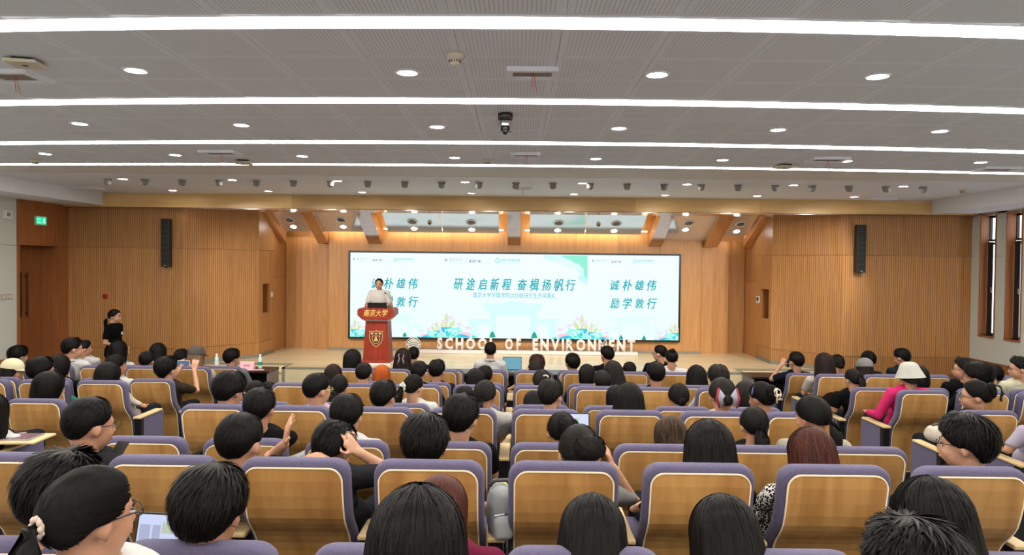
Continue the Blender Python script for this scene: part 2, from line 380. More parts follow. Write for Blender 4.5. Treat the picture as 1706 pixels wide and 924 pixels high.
# alcove ceiling: sloping ribs and gloss panels, cove light behind them
SL = .5
def rib_z(Y): return 2.87+SL*(15.9-Y)
al = structure('ceiling_alcove')
MB().box(-6.6, 6.4, BEAM_Y1, 16.6, 4.02, 4.1).build('alcove_slab', W_BEAM, al)
ribs_px = [(466, 477), (530, 547), (614, 636.5), (846, 867), (1081, 1102), (1172, 1195), (1238, 1253)]
RX = []
for a, b_ in ribs_px:
    RX.append((at_y(a, 410, 15.9).x, at_y(b_, 410, 15.9).x))
for x0, x1 in RX:
    b = MB(); y0, y1 = BEAM_Y1+.0, 15.885
    b.add([(x, y, rib_z(y)+h) for x in (x0, x1) for y, h in ((y0, 0), (y1, 0), (y1, .26), (y0, .26))],
          [(0, 1, 2, 3), (7, 6, 5, 4), (0, 4, 5, 1), (1, 5, 6, 2), (2, 6, 7, 3), (3, 7, 4, 0)])
    b.build('ceiling_rib', W_RIBB, al)
def cpanel(x0, x1, ya=BEAM_Y1+.01, yb=15.66, h=.15):
    b = MB(); b.add([(x, y, rib_z(y)+h+t) for t in (0, .03) for x in (x0, x1) for y in (ya, yb)],
                    [(0, 1, 3, 2), (4, 6, 7, 5), (0, 2, 6, 4), (1, 5, 7, 3), (0, 4, 5, 1), (2, 3, 7, 6)])
    return b.build('ceiling_panel', M_PANELC, al)
cpanel(RX[0][1]+.02, RX[1][0]-.0); cpanel(RX[1][1], RX[2][0])
xm = at_y(738, 390, 15.68).x; cpanel(at_y(647, 389, 15.68).x, xm-.006); cpanel(xm+.006, at_y(832, 390, 15.68).x)
xm = at_y(974, 392, 15.68).x; cpanel(at_y(882, 390, 15.68).x, xm-.006); cpanel(xm+.006, at_y(1067, 392, 15.68).x)
cpanel(RX[4][1], RX[5][0], yb=15.88); cpanel(RX[5][1], RX[6][0]-.02)
# cove lamps lie behind the panels' lower edges
for x0, x1 in ((RX[0][1]+.05, RX[1][0]-.05), (RX[1][1]+.05, RX[2][0]-.05), (RX[2][1]+.1, RX[3][0]-.1), (RX[3][1]+.1, RX[4][0]-.1), (RX[5][1]+.05, RX[6][0]-.05)):
    o = MB().box(x0, x1, 15.60, 15.64, rib_z(15.62)+.19, rib_z(15.62)+.21).build('cove_lamp', M_COVE, al)

# ceiling over the hall ------------------------------------------------------------------------------------------------
ce = structure('ceiling')
MB().box(-HW-.2, HW+.2, -4.2, BEAM_Y0, CEIL+.03, CEIL+.2).build('ceiling_slab', M_GREY, ce)
STR = [(-3.4, .2, .012), (-1.6, .2, .012), (.15, .2, .012), (1.9, .2, .012), (3.70, .205, .0132), (5.47, .205, .0115), (7.34, .20, .0095), (9.03, .19, .0066)]
def bow(c, x): return c*x*x            # the strips and boards lie on shallow arcs, like the rows of seats
pm = MB().box(-.2985, .2985, -.2685, .2685, CEIL, CEIL+.015)
pm2 = pm.mesh('ceiling_panel', M_PERF); made = 0; rest = []
for i in range(len(STR)-1):
    ya = STR[i][0]+STR[i][1]/2; yb = STR[i+1][0]-STR[i+1][1]/2; nrow = 3; w = (yb-ya)/nrow
    for r in range(nrow):
        yc = ya+w*(r+.5)
        for c in range(-13, 14):
            x = c*.6-.07; yc = ya+w*(r+.5)+bow(STR[i][2]+(STR[i+1][2]-STR[i][2])*(r+.5)/3, x)
            vis = yc > 2.7 and abs(x) < yc*.78+.5
            if vis:
                o = link('ceiling_panel', pm2, ce, (x, yc, 0)); o.scale = (1, w/.543, 1)
                made += 1
            else: rest.append((x, yc, w))
b = MB()
for x, yc, w in rest: b.box(x-.2985, x+.2985, yc-w/2+.002, yc+w/2-.002, CEIL, CEIL+.015)
tag(b.build('ceiling_boards', M_CEILG, ce), kind='stuff')
M_BAND = mat('grey_ceiling_band', srgb(226, 224, 220), .7)
b = MB(); n = 24
for k in range(n):
    x0, x1 = -8.1+16.2*k/n, -8.1+16.2*(k+1)/n; e = STR[-1][0]+STR[-1][1]/2+.001; b.add([(x0, e+bow(.0066, x0), CEIL), (x1, e+bow(.0066, x1), CEIL), (x1, 10.27, CEIL), (x0, 10.27, CEIL)], [(0, 3, 2, 1)])
b.build('plain_board', M_BAND, ce)
for i in range(6):
    x0 = -8.0+i*16/6
    MB().box(x0+.001, x0+16/6-.001, 10.275, BEAM_Y0-.001, CEIL-.004, CEIL+.02).build('plain_board', M_CEILW, ce)
# lowered soffits along both side walls
for nm, x0, x1 in (('ceiling_soffit_left', -HW-.02, -7.98), ('ceiling_soffit_right', 7.85, HW+.02)):
    s_ = structure(nm); MB().box(x0, x1, -4.2, BEAM_Y0-.002, SOF, CEIL+.02).build('soffit_box', M_WHITE, s_)

for i, (y, w, cb) in enumerate(STR):
    k = len(STR)-i
    o = empty('light_strip', (0, y, CEIL), label='long white recessed ceiling light strip, %s counted back from the stage' % ORD[k], cat='ceiling light', group='long ceiling light strips')
    D_ = MB(); Fm = MB(); n = 26
    def seg(b, ya, yb, z0, z1):
        for q in range(n):
            xa, xb = -7.8+15.6*q/n, -7.8+15.6*(q+1)/n; A, B = bow(cb, xa), bow(cb, xb)
            b.add([(xa, ya+A, z0), (xb, ya+B, z0), (xb, yb+B, z0), (xa, yb+A, z0), (xa, ya+A, z1), (xb, ya+B, z1), (xb, yb+B, z1), (xa, yb+A, z1)], [(0, 3, 2, 1), (0, 1, 5, 4), (2, 3, 7, 6)])
    seg(D_, -w/2+.012, w/2-.012, -.004, .012); seg(Fm, -w/2, -w/2+.012, -.007, .02); seg(Fm, w/2-.012, w/2, -.007, .02)
    D_.build('diffuser', M_STRIPL, o); Fm.build('frame', M_WHITE, o)

# recessed round lamps
dr = MB(); dr.lathe([(.062, .012), (.064, -.004), (.085, -.006), (.088, .0), (.088, .012)], 24)
dd = MB(); dd.lathe([(.0001, 0), (.062, 0)], 24)
drm = dr.mesh('trim_ring', M_WHITE, True); ddm = dd.mesh('diffuser', M_DOWN)
DROWS = [('over the back rows', [(226, 117), (674, 113), (1099, 118), (1462, 127)]),
         ('over the middle rows', [(143, 209), (402, 208), (727, 209), (1033, 211), (1298, 215), (1554, 222)]),
         ('over the front rows', [(89, 259), (293, 258), (500, 258), (755, 258), (995, 261), (1206, 265), (1410, 268), (1620, 273)]),
         ('behind the projecting spotlights', [(217, 300), (387, 299), (561, 300), (774, 301), (972, 302), (1147, 305), (1318, 309), (1493, 312)]),
         ('next to the wooden beam', [(295, 318), (447, 318), (600, 318), (784, 319), (958, 321), (1111, 323), (1261, 326), (1415, 329)])]
for nm, pts in DROWS:
    ys = sorted(at_z(x, y, CEIL).y for x, y in pts)[len(pts)//2]
    for i, (x, y) in enumerate(pts):
        p = at_z(x, y, CEIL)
        o = empty('downlight', (p.x, ys, CEIL-.002 if ys < 10.2 else CEIL-.006), label='round recessed lamp %s, %s from the door side' % (nm, ORD[i+1]), cat='ceiling light', group='round lamps '+nm)
        link('trim_ring', drm, o); link('diffuser', ddm, o)
# row of small projecting spotlights
sb = MB(); sb.lathe([(.0001, 0), (.062, 0), (.062, -.012), (.05, -.014), (.05, -.06), (.046, -.075), (.03, -.09), (.0001, -.096)], 16)
sbm = sb.mesh('lamp_body', M_GREY, True)
sl = MB(); sl.box(-.045, .045, .048, .056, -.03, -.004); slm = sl.mesh('lens', M_PAPER)
for i in range(23):
    px = 182+61.6*i; p = at_z(px, 304.5+ .0092*(px-863), CEIL)
    o = empty('spotlight', (p.x, 10.95, CEIL-.006), label='small grey dome spotlight under the ceiling, %s from the door side' % ORD[i+1], cat='spotlight', group='row of dome spotlights')
    link('lamp_body', sbm, o); link('lens', slm, o)
    if i % 3 == 1:
        ld = bpy.data.lights.new('lamp_beam', 'SPOT'); ld.energy = SPOT_W; ld.color = (1, .95, .88); ld.spot_size = R(62); ld.spot_blend = .8; ld.shadow_soft_size = .05
        lo = link('lamp_beam', ld, o, (0, .09, -.07)); tgt = Vector((p.x*.72-p.x*1.0, 15.3-10.95, .9-CEIL)); lo.rotation_euler = tgt.to_track_quat('-Z', 'Y').to_euler()
    
# lamps and round vents in the gloss panels of the alcove
for i, (x, y) in enumerate([(489, 377), (572, 377), (690, 380), (786, 382), (929, 383), (1023, 384), (1142, 382), (1227, 385)]):
    d = ray(x, y); z0 = 2.87+.15; t = None
    # plane z = 3.02 + .5*(15.9-Y)
    t = (z0+SL*15.9-CAM_Z)/(d.z+SL*d.y); p = Vector((0, 0, CAM_Z))+d*t
    tilt = math.atan(SL)
    o = empty('downlight', p+Vector((0, -.003, -.006)), label='round lamp in the sloping stage ceiling, %s from the door side' % ORD[i+1], cat='ceiling light', group='lamps in the stage ceiling')
    o.rotation_euler = (-tilt, 0, 0)
    link('trim_ring', drm, o); link('diffuser', ddm, o)
for i, (x, y) in enumerate([(482, 366), (568, 365.5), (687, 369), (785, 370), (931, 371), (1027, 372), (1148, 371), (1234, 373)]):
    d = ray(x, y); t = (3.02+SL*15.9-CAM_Z)/(d.z+SL*d.y); p = Vector((0, 0, CAM_Z))+d*t
    o = empty('air_vent', p+Vector((0, -.003, -.006)), label='round air vent in the sloping stage ceiling, %s from the door side' % ORD[i+1], cat='vent', group='vents in the stage ceiling')
    o.rotation_euler = (-math.atan(SL), 0, 0)
    b = MB(); b.lathe([(.085, .006), (.088, -.008), (.115, -.008), (.12, .006)], 24); b.build('rim', M_WHITE, o, True)
    MB().lathe([(.0001, .002), (.086, .002)], 24).build('dark_core', M_DARKG, o)
    b = MB(); [b.box(-.07, .07, q-.006, q+.006, -.006, 0) for q in (-.04, -.013, .013, .04)]; b.build('blade', M_GREY, o)
for x, y in ((716, 370), (997, 373)):
    d = ray(x, y); t = (3.02+SL*15.9-CAM_Z)/(d.z+SL*d.y); p = Vector((0, 0, CAM_Z))+d*t
    o = empty('smoke_detector', p, label='ivory smoke detector in the stage ceiling, %s side' % ('door' if x < 800 else 'window'), cat='detector'); o.rotation_euler = (-math.atan(SL), 0, 0)
    MB().lathe([(.05, 0), (.05, -.02), (.035, -.03)], 16).build('base', M_IVORY, o, True); MB().lathe([(.034, -.028), (.03, -.05), (.0001, -.055)], 16).build('sensor_cap', M_DARKG, o, True)

# smoke detectors under the hall ceiling
def smoke(px, py, label, s=1.0):
    p = at_z(px, py, CEIL)
    o = empty('smoke_detector', (p.x, p.y, CEIL), label=label, cat='detector'); o.scale = (s, s, s)
    MB().lathe([(.0001, 0), (.062, 0), (.062, -.018), (.05, -.03), (.036, -.035)], 20).build('base', M_IVORY, o, True)
    MB().lathe([(.036, -.034), (.034, -.058), (.0001, -.064)], 20).build('sensor_cap', M_IVORY, o, True)
    b = MB()
    for k in range(14):
        a = 2*PI*k/14; b.box(-.003, .003, .034, .038, -.056, -.038, Matrix.Rotation(a, 4, 'Z'))
    b.build('slot', M_DARKG, o)
smoke(758, 90, 'ivory smoke detector above the back rows')
smoke(812, 266, 'ivory smoke detector near the middle access hatch', .95)
smoke(59, 266, 'ivory smoke detector above the door-side seats', .95)
smoke(1604, 315, 'ivory smoke detector close to the window-side soffit', 1.0)
# access hatches with loose red wires
def hatch(px, py, w, d, label, wires=True):
    p = at_z(px, py, CEIL)
    o = empty('ceiling_hatch', (p.x, p.y, CEIL), label=label, cat='hatch')
    t = .04; b = MB(); b.box(-w/2-t, w/2+t, -d/2-t, -d/2, -.03, 0); b.box(-w/2-t, w/2+t, d/2, d/2+t, -.03, 0); b.box(-w/2-t, -w/2, -d/2, d/2, -.03, 0); b.box(w/2, w/2+t, -d/2, d/2, -.03, 0)
    b.build('frame', M_WHITE, o)
    MB().box(-w/2, w/2, -d/2, d/2, -.012, 0).build('cover', mat('beige_cover', srgb(150, 136, 120), .6), o)
    if wires:
        for k, (dx, l) in enumerate(((0, .12), (.03, .13))):
            MB().tube([(dx*.3, 0, -.012), (dx*.6, .0, -.06), (dx, .01, -l)], .0022, 5).build('wire', M_RED, o)
hatch(887, 119, .26, .16, 'white framed ceiling hatch with red wires, over the back rows')
hatch(876, 256, .26, .16, 'white framed ceiling hatch with red wires, over the front rows')
hatch(870, 312, .26, .14, 'white framed ceiling hatch amid the dome spotlights')
hatch(25, 124, .28, .22, 'beige ceiling hatch beside the projector mount near the door wall')
hatch(368, 253, .34, .22, 'ceiling hatch with red wire on the door side')
hatch(1378, 264, .34, .22, 'ceiling hatch with red wires on the window side')
hatch(1660, 280, .4, .25, 'plain ceiling hatch near the window-side soffit', False)
hatch(145, 312, .4, .2, 'plain ceiling hatch near the door-side soffit', False)
hatch(1468, 330, .4, .14, 'plain ceiling hatch next to the beam, window side', False)
# wireless access boxes under the ceiling
def apbox(px, py, s, label):
    p = at_z(px, py, CEIL); o = empty('wireless_box', (p.x, p.y, CEIL), R(12), label=label, cat='router')
    MB().bbox(-.12*s, .12*s, -.12*s, .12*s, -.05*s, -.02*s, .015).build('shell', M_IVORY, o)
    MB().box(-.07*s, .07*s, -.07*s, .07*s, -.022*s, 0).build('mount', M_BLACKP, o)
    MB().lathe([(.0001, -.052*s), (.022*s, -.052*s), (.026*s, -.049*s)], 12).build('lens', M_DARKG, o)
apbox(42, 99, .8, 'square ivory wireless box under the ceiling, over the door-side back rows')
apbox(405, 267, .9, 'square ivory wireless box under the ceiling, over the door-side front rows')
apbox(1307, 274, .9, 'square ivory wireless box under the ceiling, over the window-side front rows')

# black dome camera hanging from the ceiling
p = at_z(842, 189, CEIL)
o = empty('dome_camera', (p.x, p.y, CEIL), label='black motorised camera hanging from the ceiling near the middle', cat='camera')
MB().lathe([(.0001, 0), (.062, 0), (.064, -.01), (.064, -.055), (.055, -.062), (.0001, -.062)], 24).build('base', M_BLACKP, o, True)
b = MB(); b.bbox(-.055, -.038, -.035, .035, -.16, -.055, .006); b.bbox(.038, .055, -.035, .035, -.16, -.055, .006); b.build('yoke', M_BLACKP, o)
MB().ell((0, 0, -.13), (.037, .04, .042), 18, 12).build('head', M_BLACKP, o, True)
MB().bbox(-.03, .03, -.046, -.03, -.11, -.088, .006).build('white_badge', M_PAPER, o)
b = MB(); b.lathe([(.0001, -.045), (.022, -.045), (.024, -.03)], 16, M=Matrix.Translation((0, 0, -.145)) @ Matrix.Rotation(R(-60), 4, 'X')); b.build('lens', M_BLACK, o, True)

# ---------------------------------------------------------------- side walls
wl = structure('wall_left'); X = -HW
D0, D1, DZ = 12.05, 13.05, 2.69
for (y0, y1) in ((-4.2, 0), (0, 3), (3, 6), (6, 9), (9, 11.97)):
    MB().box(X-.1, X, y0+.003, y1-.003, .73, 2.677).build('wall_panel', M_PALE, wl)
    MB().box(X-.1, X, y0+.003, y1-.003, 2.683, SOF+.1).build('wall_panel', M_PALE, wl)
    MB().box(X-.1, X+.012, y0+.003, y1-.003, 0, .725).build('wood_panel', W_DOOR, wl)
MB().box(X-.1, X, 11.97, D0, 0, SOF+.1).build('wood_panel', W_DOOR, wl)
MB().box(X-.1, X, D1, FLAT_Y+.03, 0, 2.677).build('wood_panel', W_DOOR, wl)
MB().box(X-.1, X, D1, FLAT_Y+.03, 2.683, SOF+.1).build('wood_panel', W_DOOR, wl)
MB().box(X-.1, X, D0, D1, DZ, SOF+.1).build('wood_panel', W_DOOR, wl)
b = MB(); b.box(X-.36, X-.1, D1, D1+.04, 0, DZ+.04); b.box(X-.36, X-.1, D0-.04, D0, 0, DZ+.04); b.box(X-.36, X-.1, D0, D1, DZ, DZ+.04); b.build('reveal', W_DOOR, wl)
d1 = structure('door_1')
for k, (y0, y1) in enumerate(((D0, 12.545), (12.552, D1))):
    lf = MB().box(X-.38, X-.335, y0+.003, y1-.003, .005, DZ-.004).build('door_leaf', W_DOOR, d1)
    yh = 12.47 if k == 0 else 12.63
    b = MB(); b.tube([(X-.285, yh, 1.38), (X-.285, yh, 2.2)], .014, 10); b.tube([(X-.335, yh, 1.45), (X-.285, yh, 1.45)], .009, 8); b.tube([(X-.335, yh, 2.13), (X-.285, yh, 2.13)], .009, 8)
    b.build('pull_handle', mat('bronze', srgb(70, 48, 32), .35, metal=.7), lf)
MB().box(X-.48, X-.42, -4.3, 16.6, -.2, 4.1).build('backing', M_DARKG, wl)  # unseen backing planes added to seal light leaks around the door recess
MB().box(X-.42, X-.1, 11.9, 12.0, 0, 4.0).build('backing', M_DARKG, wl)
wr = structure('wall_right'); X = HW-.03
WIN = [(12.68, 13.11), (12.02, 12.41), (11.30, 11.70), (10.6, 11.0), (9.9, 10.3)]
WZ0, WZ1 = 1.206, 3.46
ys = [FLAT_Y+.03]
for a, b_ in WIN: ys += [b_, a]
ys.append(-4.2)
for i in range(0, len(ys), 2):
    y1, y0 = ys[i], ys[i+1]
    for za, zb in ((WZ0, 2.677), (2.683, SOF+.1)):
        MB().box(X, X+.12, y0+.002, y1-.002, za, zb).build('wall_panel', M_PALE, wr)
for y0, y1 in ((-4.2, 0), (0, 3), (3, 6), (6, 9), (9, FLAT_Y+.03)):
    MB().box(X, X+.12, y0+.002, y1-.002, .73, WZ0).build('wall_panel', M_PALE, wr)
    MB().box(X-.012, X+.12, y0+.002, y1-.002, 0, .725).build('wood_panel', W_DOOR, wr)
MB().box(X, X+.12, 9.8, FLAT_Y, WZ1, SOF+.1).build('wall_panel', M_PALE, wr)
MB().box(X+.36, X+.4, -4.2, 9.85, 0, 4).build('backing', M_GREY, wr)
glass = bpy.data.materials.new('window_glass'); glass.use_nodes = True
g = glass.node_tree.nodes['Principled BSDF']; g.inputs['Transmission Weight'].default_value = 1; g.inputs['Roughness'].default_value = .02; g.inputs['IOR'].default_value = 1.05
for i, (a, b_) in enumerate(WIN):
    w = structure('window_%d' % (i+1)); D = .15
    f = MB(); t = .02
    f.box(X-.015, X+D, a, a+t, WZ0, WZ1); f.box(X-.015, X+D, b_-t, b_, WZ0, WZ1); f.box(X-.025, X+D, a, b_, WZ0-.03, WZ0); f.box(X-.015, X+D, a+t, b_-t, WZ1-.02, WZ1)
    f.build('lining', W_DOOR, w)
    s_ = MB(); q = .035
    for z0, z1 in ((WZ0, 2.94), (2.96, WZ1-.02)):
        s_.box(X+D, X+D+.05, a, a+q, z0, z1); s_.box(X+D, X+D+.05, b_-q, b_, z0, z1); s_.box(X+D, X+D+.05, a+q, b_-q, z0, z0+.04); s_.box(X+D, X+D+.05, a+q, b_-q, z1-.04, z1)
    s_.build('sash', M_BLACK, w)
    MB().box(X+D+.02, X+D+.026, a+q, b_-q, 2.99, WZ1-.06).build('pane', glass, w)
    MB().box(X+D+.02, X+D+.026, a+q, b_-q, WZ0+.04, 2.90).build('pane', glass, w)
    bl = MB(); bl.box(X+D-.03, X+D-.02, b_-.165, b_-.03, WZ0+.01, 2.95); bl.build('blind', mat('dark_blind', srgb(34, 36, 34), .7), w)
    hb = MB(); hb.tube([(X+D-.01, b_-.16, 2.0), (X+D-.05, b_-.16, 2.02), (X+D-.05, b_-.16, 2.1)], .008, 8); hb.build('handle', M_STEEL, w)
wb = structure('wall_back'); MB().box(-HW-.4, HW+.4, -4.3, -4.2, 0, CEIL+.2).build('wall_panel', M_WHITE, wb)
# ================================================================ ON AND AROUND THE STAGE
# LED wall; S() turns a pixel of the photograph into screen metres
SY = SCR_Y-.10
def S(px, py):
    p = at_y(px, py, SY); return (p.x, p.z)
c00 = S(583.5, 421.5); c11 = S(1130.5, 566); c01 = S(583.5, 561); c10 = S(1130.5, 425)
sx0, sx1 = (c00[0]+c01[0])/2, (c10[0]+c11[0])/2; sz1, sz0 = (c00[1]+c10[1])/2, (c01[1]+c11[1])/2
def emis(name, col, k=1.0): return mat('screen_'+name, (0, 0, 0, 1), .4, .3, emit=SCREEN_POWER*k, ecol=col)
led = empty('led_screen', ((sx0+sx1)/2, SY, (sz0+sz1)/2), label='wide lit LED wall with teal Chinese calligraphy and painted plants behind the lectern', cat='screen')
OX, OZ = led.location.x, led.location.z
b = MB(); t = .045
b.box(sx0-OX-t, sx1-OX+t, .012, .095, sz0-OZ-t, sz1-OZ+t)
b.build('cabinet', M_BLACK, led)
b = MB(); b.box(sx0-OX-t, sx0-OX, -.006, .012, sz0-OZ-t, sz1-OZ+t); b.box(sx1-OX, sx1-OX+t, -.006, .012, sz0-OZ-t, sz1-OZ+t)
b.box(sx0-OX, sx1-OX, -.006, .012, sz1-OZ, sz1-OZ+t); b.box(sx0-OX, sx1-OX, -.006, .012, sz0-OZ-t, sz0-OZ); b.build('bezel', M_BLACKP, led)
SKY = emis('pale_sky', (.80, .985, 1.0, 1), 1.03)
cuts = [sx0, S(734, 500)[0], S(978.5, 500)[0], sx1]
for i in range(3): MB().box(cuts[i]-OX, cuts[i+1]-OX, 0, .012, sz0-OZ, sz1-OZ).build('display_panel', SKY, led)
LAY = [0]
def flat(name, polys, m, lift=None):
    """flat print lit by the screen: polygons in pixels, clipped to the screen"""
    LAY[0] += 1; y = -.0006*LAY[0] if lift is None else -lift
    for poly in polys:
        b = MB(); pts = [S(*q) for q in poly]
        pts = [(min(max(x, sx0), sx1)-OX, min(max(z, sz0), sz1)-OZ) for x, z in pts]
        b.add([(x, y, z) for x, z in pts], [tuple(range(len(pts)))])
        b.build(name, m, led)
def oval(cx, cy, rx, ry, rot=0, n=16, x0=None, x1=None):
    o = []
    for k in range(n):
        a = 2*PI*k/n; x = rx*math.cos(a); y = ry*math.sin(a); c, s = math.cos(R(rot)), math.sin(R(rot))
        X, Y = cx+x*c-y*s, cy+x*s+y*c
        if x0 is not None: X = max(X, x0)
        if x1 is not None: X = min(X, x1)
        o.append((X, Y))
    return o
def leaf(cx, cy, L, w, rot, x0=None, x1=None):      # pointed blade standing on (cx, cy)
    c, s = math.sin(R(rot)), -math.cos(R(rot)); o = []
    for u, v in ((0, .35), (.3, .9), (.6, 1), (.85, .6), (1, 0), (.85, -.6), (.6, -1), (.3, -.9), (0, -.35)):
        X, Y = cx+c*L*u-s*w*v, cy+s*L*u+c*w*v
        if x0 is not None: X = max(X, x0)
        if x1 is not None: X = min(X, x1)
        o.append((X, Y))
    return o
GATE = emis('gate', (.66, .94, .99, 1)); GATE2 = emis('gate_light', (.74, .97, 1, 1))
TEAL = emis('teal', (.0, .40, .46, 1)); TEAL2 = emis('teal_soft', (.03, .42, .50, 1)); PURP = emis('purple', (.20, .12, .42, 1)); LILAC = emis('lilac', (.45, .42, .68, 1))
AQUA = emis('aqua', (.05, .78, .70, 1)); AQUAL = emis('aqua_light', (.30, .93, .86, 1)); BLUE = emis('blue', (.03, .55, .80, 1)); MINT = emis('mint', (.0, .48, .38, 1))
YEL = emis('leaf_yellow', (.62, .80, .36, 1)); PEACH = emis('peach', (.90, .72, .38, 1)); PINKF = emis('flower_pink', (.86, .70, .90, 1)); ROSE = emis('rose', (.95, .62, .68, 1)); WHITE = emis('white', (.95, 1, 1, 1)); GRN = emis('bush', (.01, .36, .28, 1))
def gate(cx, base, s, m):
    P = lambda x, y: (cx+x*s, base-y*s)
    flat('gate_print', [[P(-50, 57), P(50, 57), P(48, 47), P(38, 41), P(-38, 41), P(-48, 47)],
                        [P(-14, 60), P(14, 60), P(14, 57), P(-14, 57)], [P(-39, 41), P(39, 41), P(39, 36), P(-39, 36)],
                        [P(-39, 36), P(-28, 36), P(-28, 0), P(-39, 0)], [P(28, 36), P(39, 36), P(39, 0), P(28, 0)],
                        [P(-75, 31), P(-39, 31), P(-39, 22), P(-72, 22)], [P(39, 31), P(75, 31), P(72, 22), P(39, 22)],
                        [P(-72, 22), P(-58, 22), P(-58, 0), P(-72, 0)], [P(58, 22), P(72, 22), P(72, 0), P(58, 0)]], m)
gate(855, 562, 1.0, GATE); gate(1054, 563, .62, GATE2); gate(660, 559, .62, GATE2)
def plants(cx, base, s, d, x0=None, x1=None):      # painted flower bed; d = direction in which it thins out
    P = lambda x, y: (cx+d*x*s, base-y*s); cl = lambda q: [(min(max(X, x0 if x0 is not None else -1e9), x1 if x1 is not None else 1e9), Y) for X, Y in q]
    L = lambda x, y, l, w, r: cl(leaf(*P(x, y), l*s, w*s, r*d)); O = lambda x, y, rx, ry, r=0: cl(oval(*P(x, y), rx*s, ry*s, r*d))
    flat('plant_print', [L(4, 16, 25, 3.6, 2)], YEL); flat('plant_print', [L(4, 16, 12, 3, 2), L(-3, 14, 14, 3, -32)], PEACH)
    flat('plant_print', [L(9, 14, 18, 3.4, 32), L(-2, 14, 12, 3, -12)], YEL)
    for x, y in ((11, 33), (0, 27), (25, 22), (40, 16)):
        flat('flower_print', [O(x-4, y+1, 4.5, 1.3, 20), O(x+4, y-1, 4.5, 1.3, 35), O(x, y-2, 1.4, 3.6, 20), O(x+1, y+1.8, 4, 1.2, -10)], PINKF)
        flat('stem_print', [cl([P(x+.3, y-2), P(x+.9, y-2), P(x*.6+.6, 8), P(x*.6, 8)])], AQUAL)
    flat('bush_print', [cl([P(-4, 0), P(-4, 17), P(4, 17.5), P(12, 17), P(17, 12), P(12, 7), P(-2, 6)])], BLUE)
    flat('bush_print', [cl([P(-8, 0), P(-5, 12), P(8, 15), P(22, 17), P(31, 11), P(38, 4), P(40, 0)]), L(24, 6, 13, 2.6, 8)], AQUAL)
    flat('bush_print', [O(38, 5, 8, 4.5), O(31, 7, 5, 3)], ROSE)
    flat('bush_print', [cl([P(16, 0), P(20, 5), P(30, 6), P(38, 4), P(46, 0)]), O(2, 9, 7, 3.4, 25)], BLUE)
    flat('bush_print', [O(10, 5, 9, 3, -20), O(20, 3, 10, 2.6, 12), cl([P(46, 0), P(48, 4), P(54, 2), P(57, 0)])], AQUA)
    flat('fern_print', [L(6, 0, 20, .8, -40), L(10, 0, 18, .8, 30), L(14, 0, 15, .8, 55), L(2, 0, 16, .8, 5), O(10, 13, 3.4, 1.6), O(20, 11, 3, 1.4), O(16, 7, 2.6, 1.2)], WHITE)
plants(739, 562, 1.0, 1, x0=734.2); plants(974, 564.5, 1.0, -1, x1=978.3)
plants(588, 560.5, .72, 1, x0=584); plants(731, 561.5, .66, -1, x1=734); plants(982, 565, .70, 1, x0=978.8); plants(1127, 566, .70, -1, x1=1130)
for cx, by, s in ((820.5, 561.5, 1), (890, 562.5, 1), (675, 560, .68), (624, 559.5, .68), (1034, 564.5, .68), (1072, 565.5, .68)):
    flat('bush_print', [[(cx-5*s, by), (cx-4.4*s, by-4*s), (cx-3*s, by-7*s), (cx-1.4*s, by-9.5*s), (cx, by-10.5*s), (cx+1.4*s, by-9.5*s), (cx+3*s, by-7*s), (cx+4.6*s, by-3*s), (cx+5*s, by)]], GRN)
# green wash in the upper corner of the middle slide
flat('corner_wash', [[(904, 425.3), (978.3, 425.6), (978.3, 474), (970, 470), (962, 463), (966, 455), (958, 447), (945, 443), (934, 437), (918, 434), (908, 430)]], emis('wash', (.55, .90, .92, 1)))
flat('corner_wash', [[(934, 425.5), (978.3, 425.6), (978.3, 466), (973, 458), (972, 448), (965, 440), (955, 437), (944, 431)]], emis('wash_green', (.25, .82, .62, 1)))
flat('corner_wash', [[(925, 428), (950, 433), (966, 445), (969, 452), (955, 445), (940, 440), (930, 434)]], emis('wash_light', (.70, .96, .98, 1)))
def words(body, cx, cy, w, h, m, **k):
    if len(body) > 2 and w/len(body) > 10:      # large writing: one object for each character
        n = len(body); gap = w/(n+(n-1)*.22)
        for i, ch in enumerate(body): words(ch, cx-w/2+gap*.5+i*gap*1.22, cy+.0075*(i-n/2)*gap, gap*(.92 if ch not in '行' else .95), h*(1.0 if i % 2 else .92), m, **k)
        return
    x, z = S(cx, cy); me = text_mesh(body, w*SY/F*1.0, h*SY/F, m, **k)
    LAY[0] += 1
    return link('lettering', me, led, (x-OX, -.0006*LAY[0], z-OZ), (0, R(.0), 0))
words('研途启新程', 804, 473.5, 96, 20, TEAL, shear=.22, bold=.035); words('奋楫扬帆行', 910, 474.5, 97, 20, TEAL, shear=.22, bold=.035)
words('南京大学环境学院2025级研究生开学典礼', 857, 491.5, 137, 9.2, TEAL2, spacing=1.02)
for cx, dy in ((658.5, 0), (1054, 3)):
    words('诚朴雄伟', cx, 472+dy, 78, 18, TEAL, shear=.22, bold=.035)
    words('励学敦行', cx, 502+dy, 78, 18, TEAL, shear=.22, bold=.03)
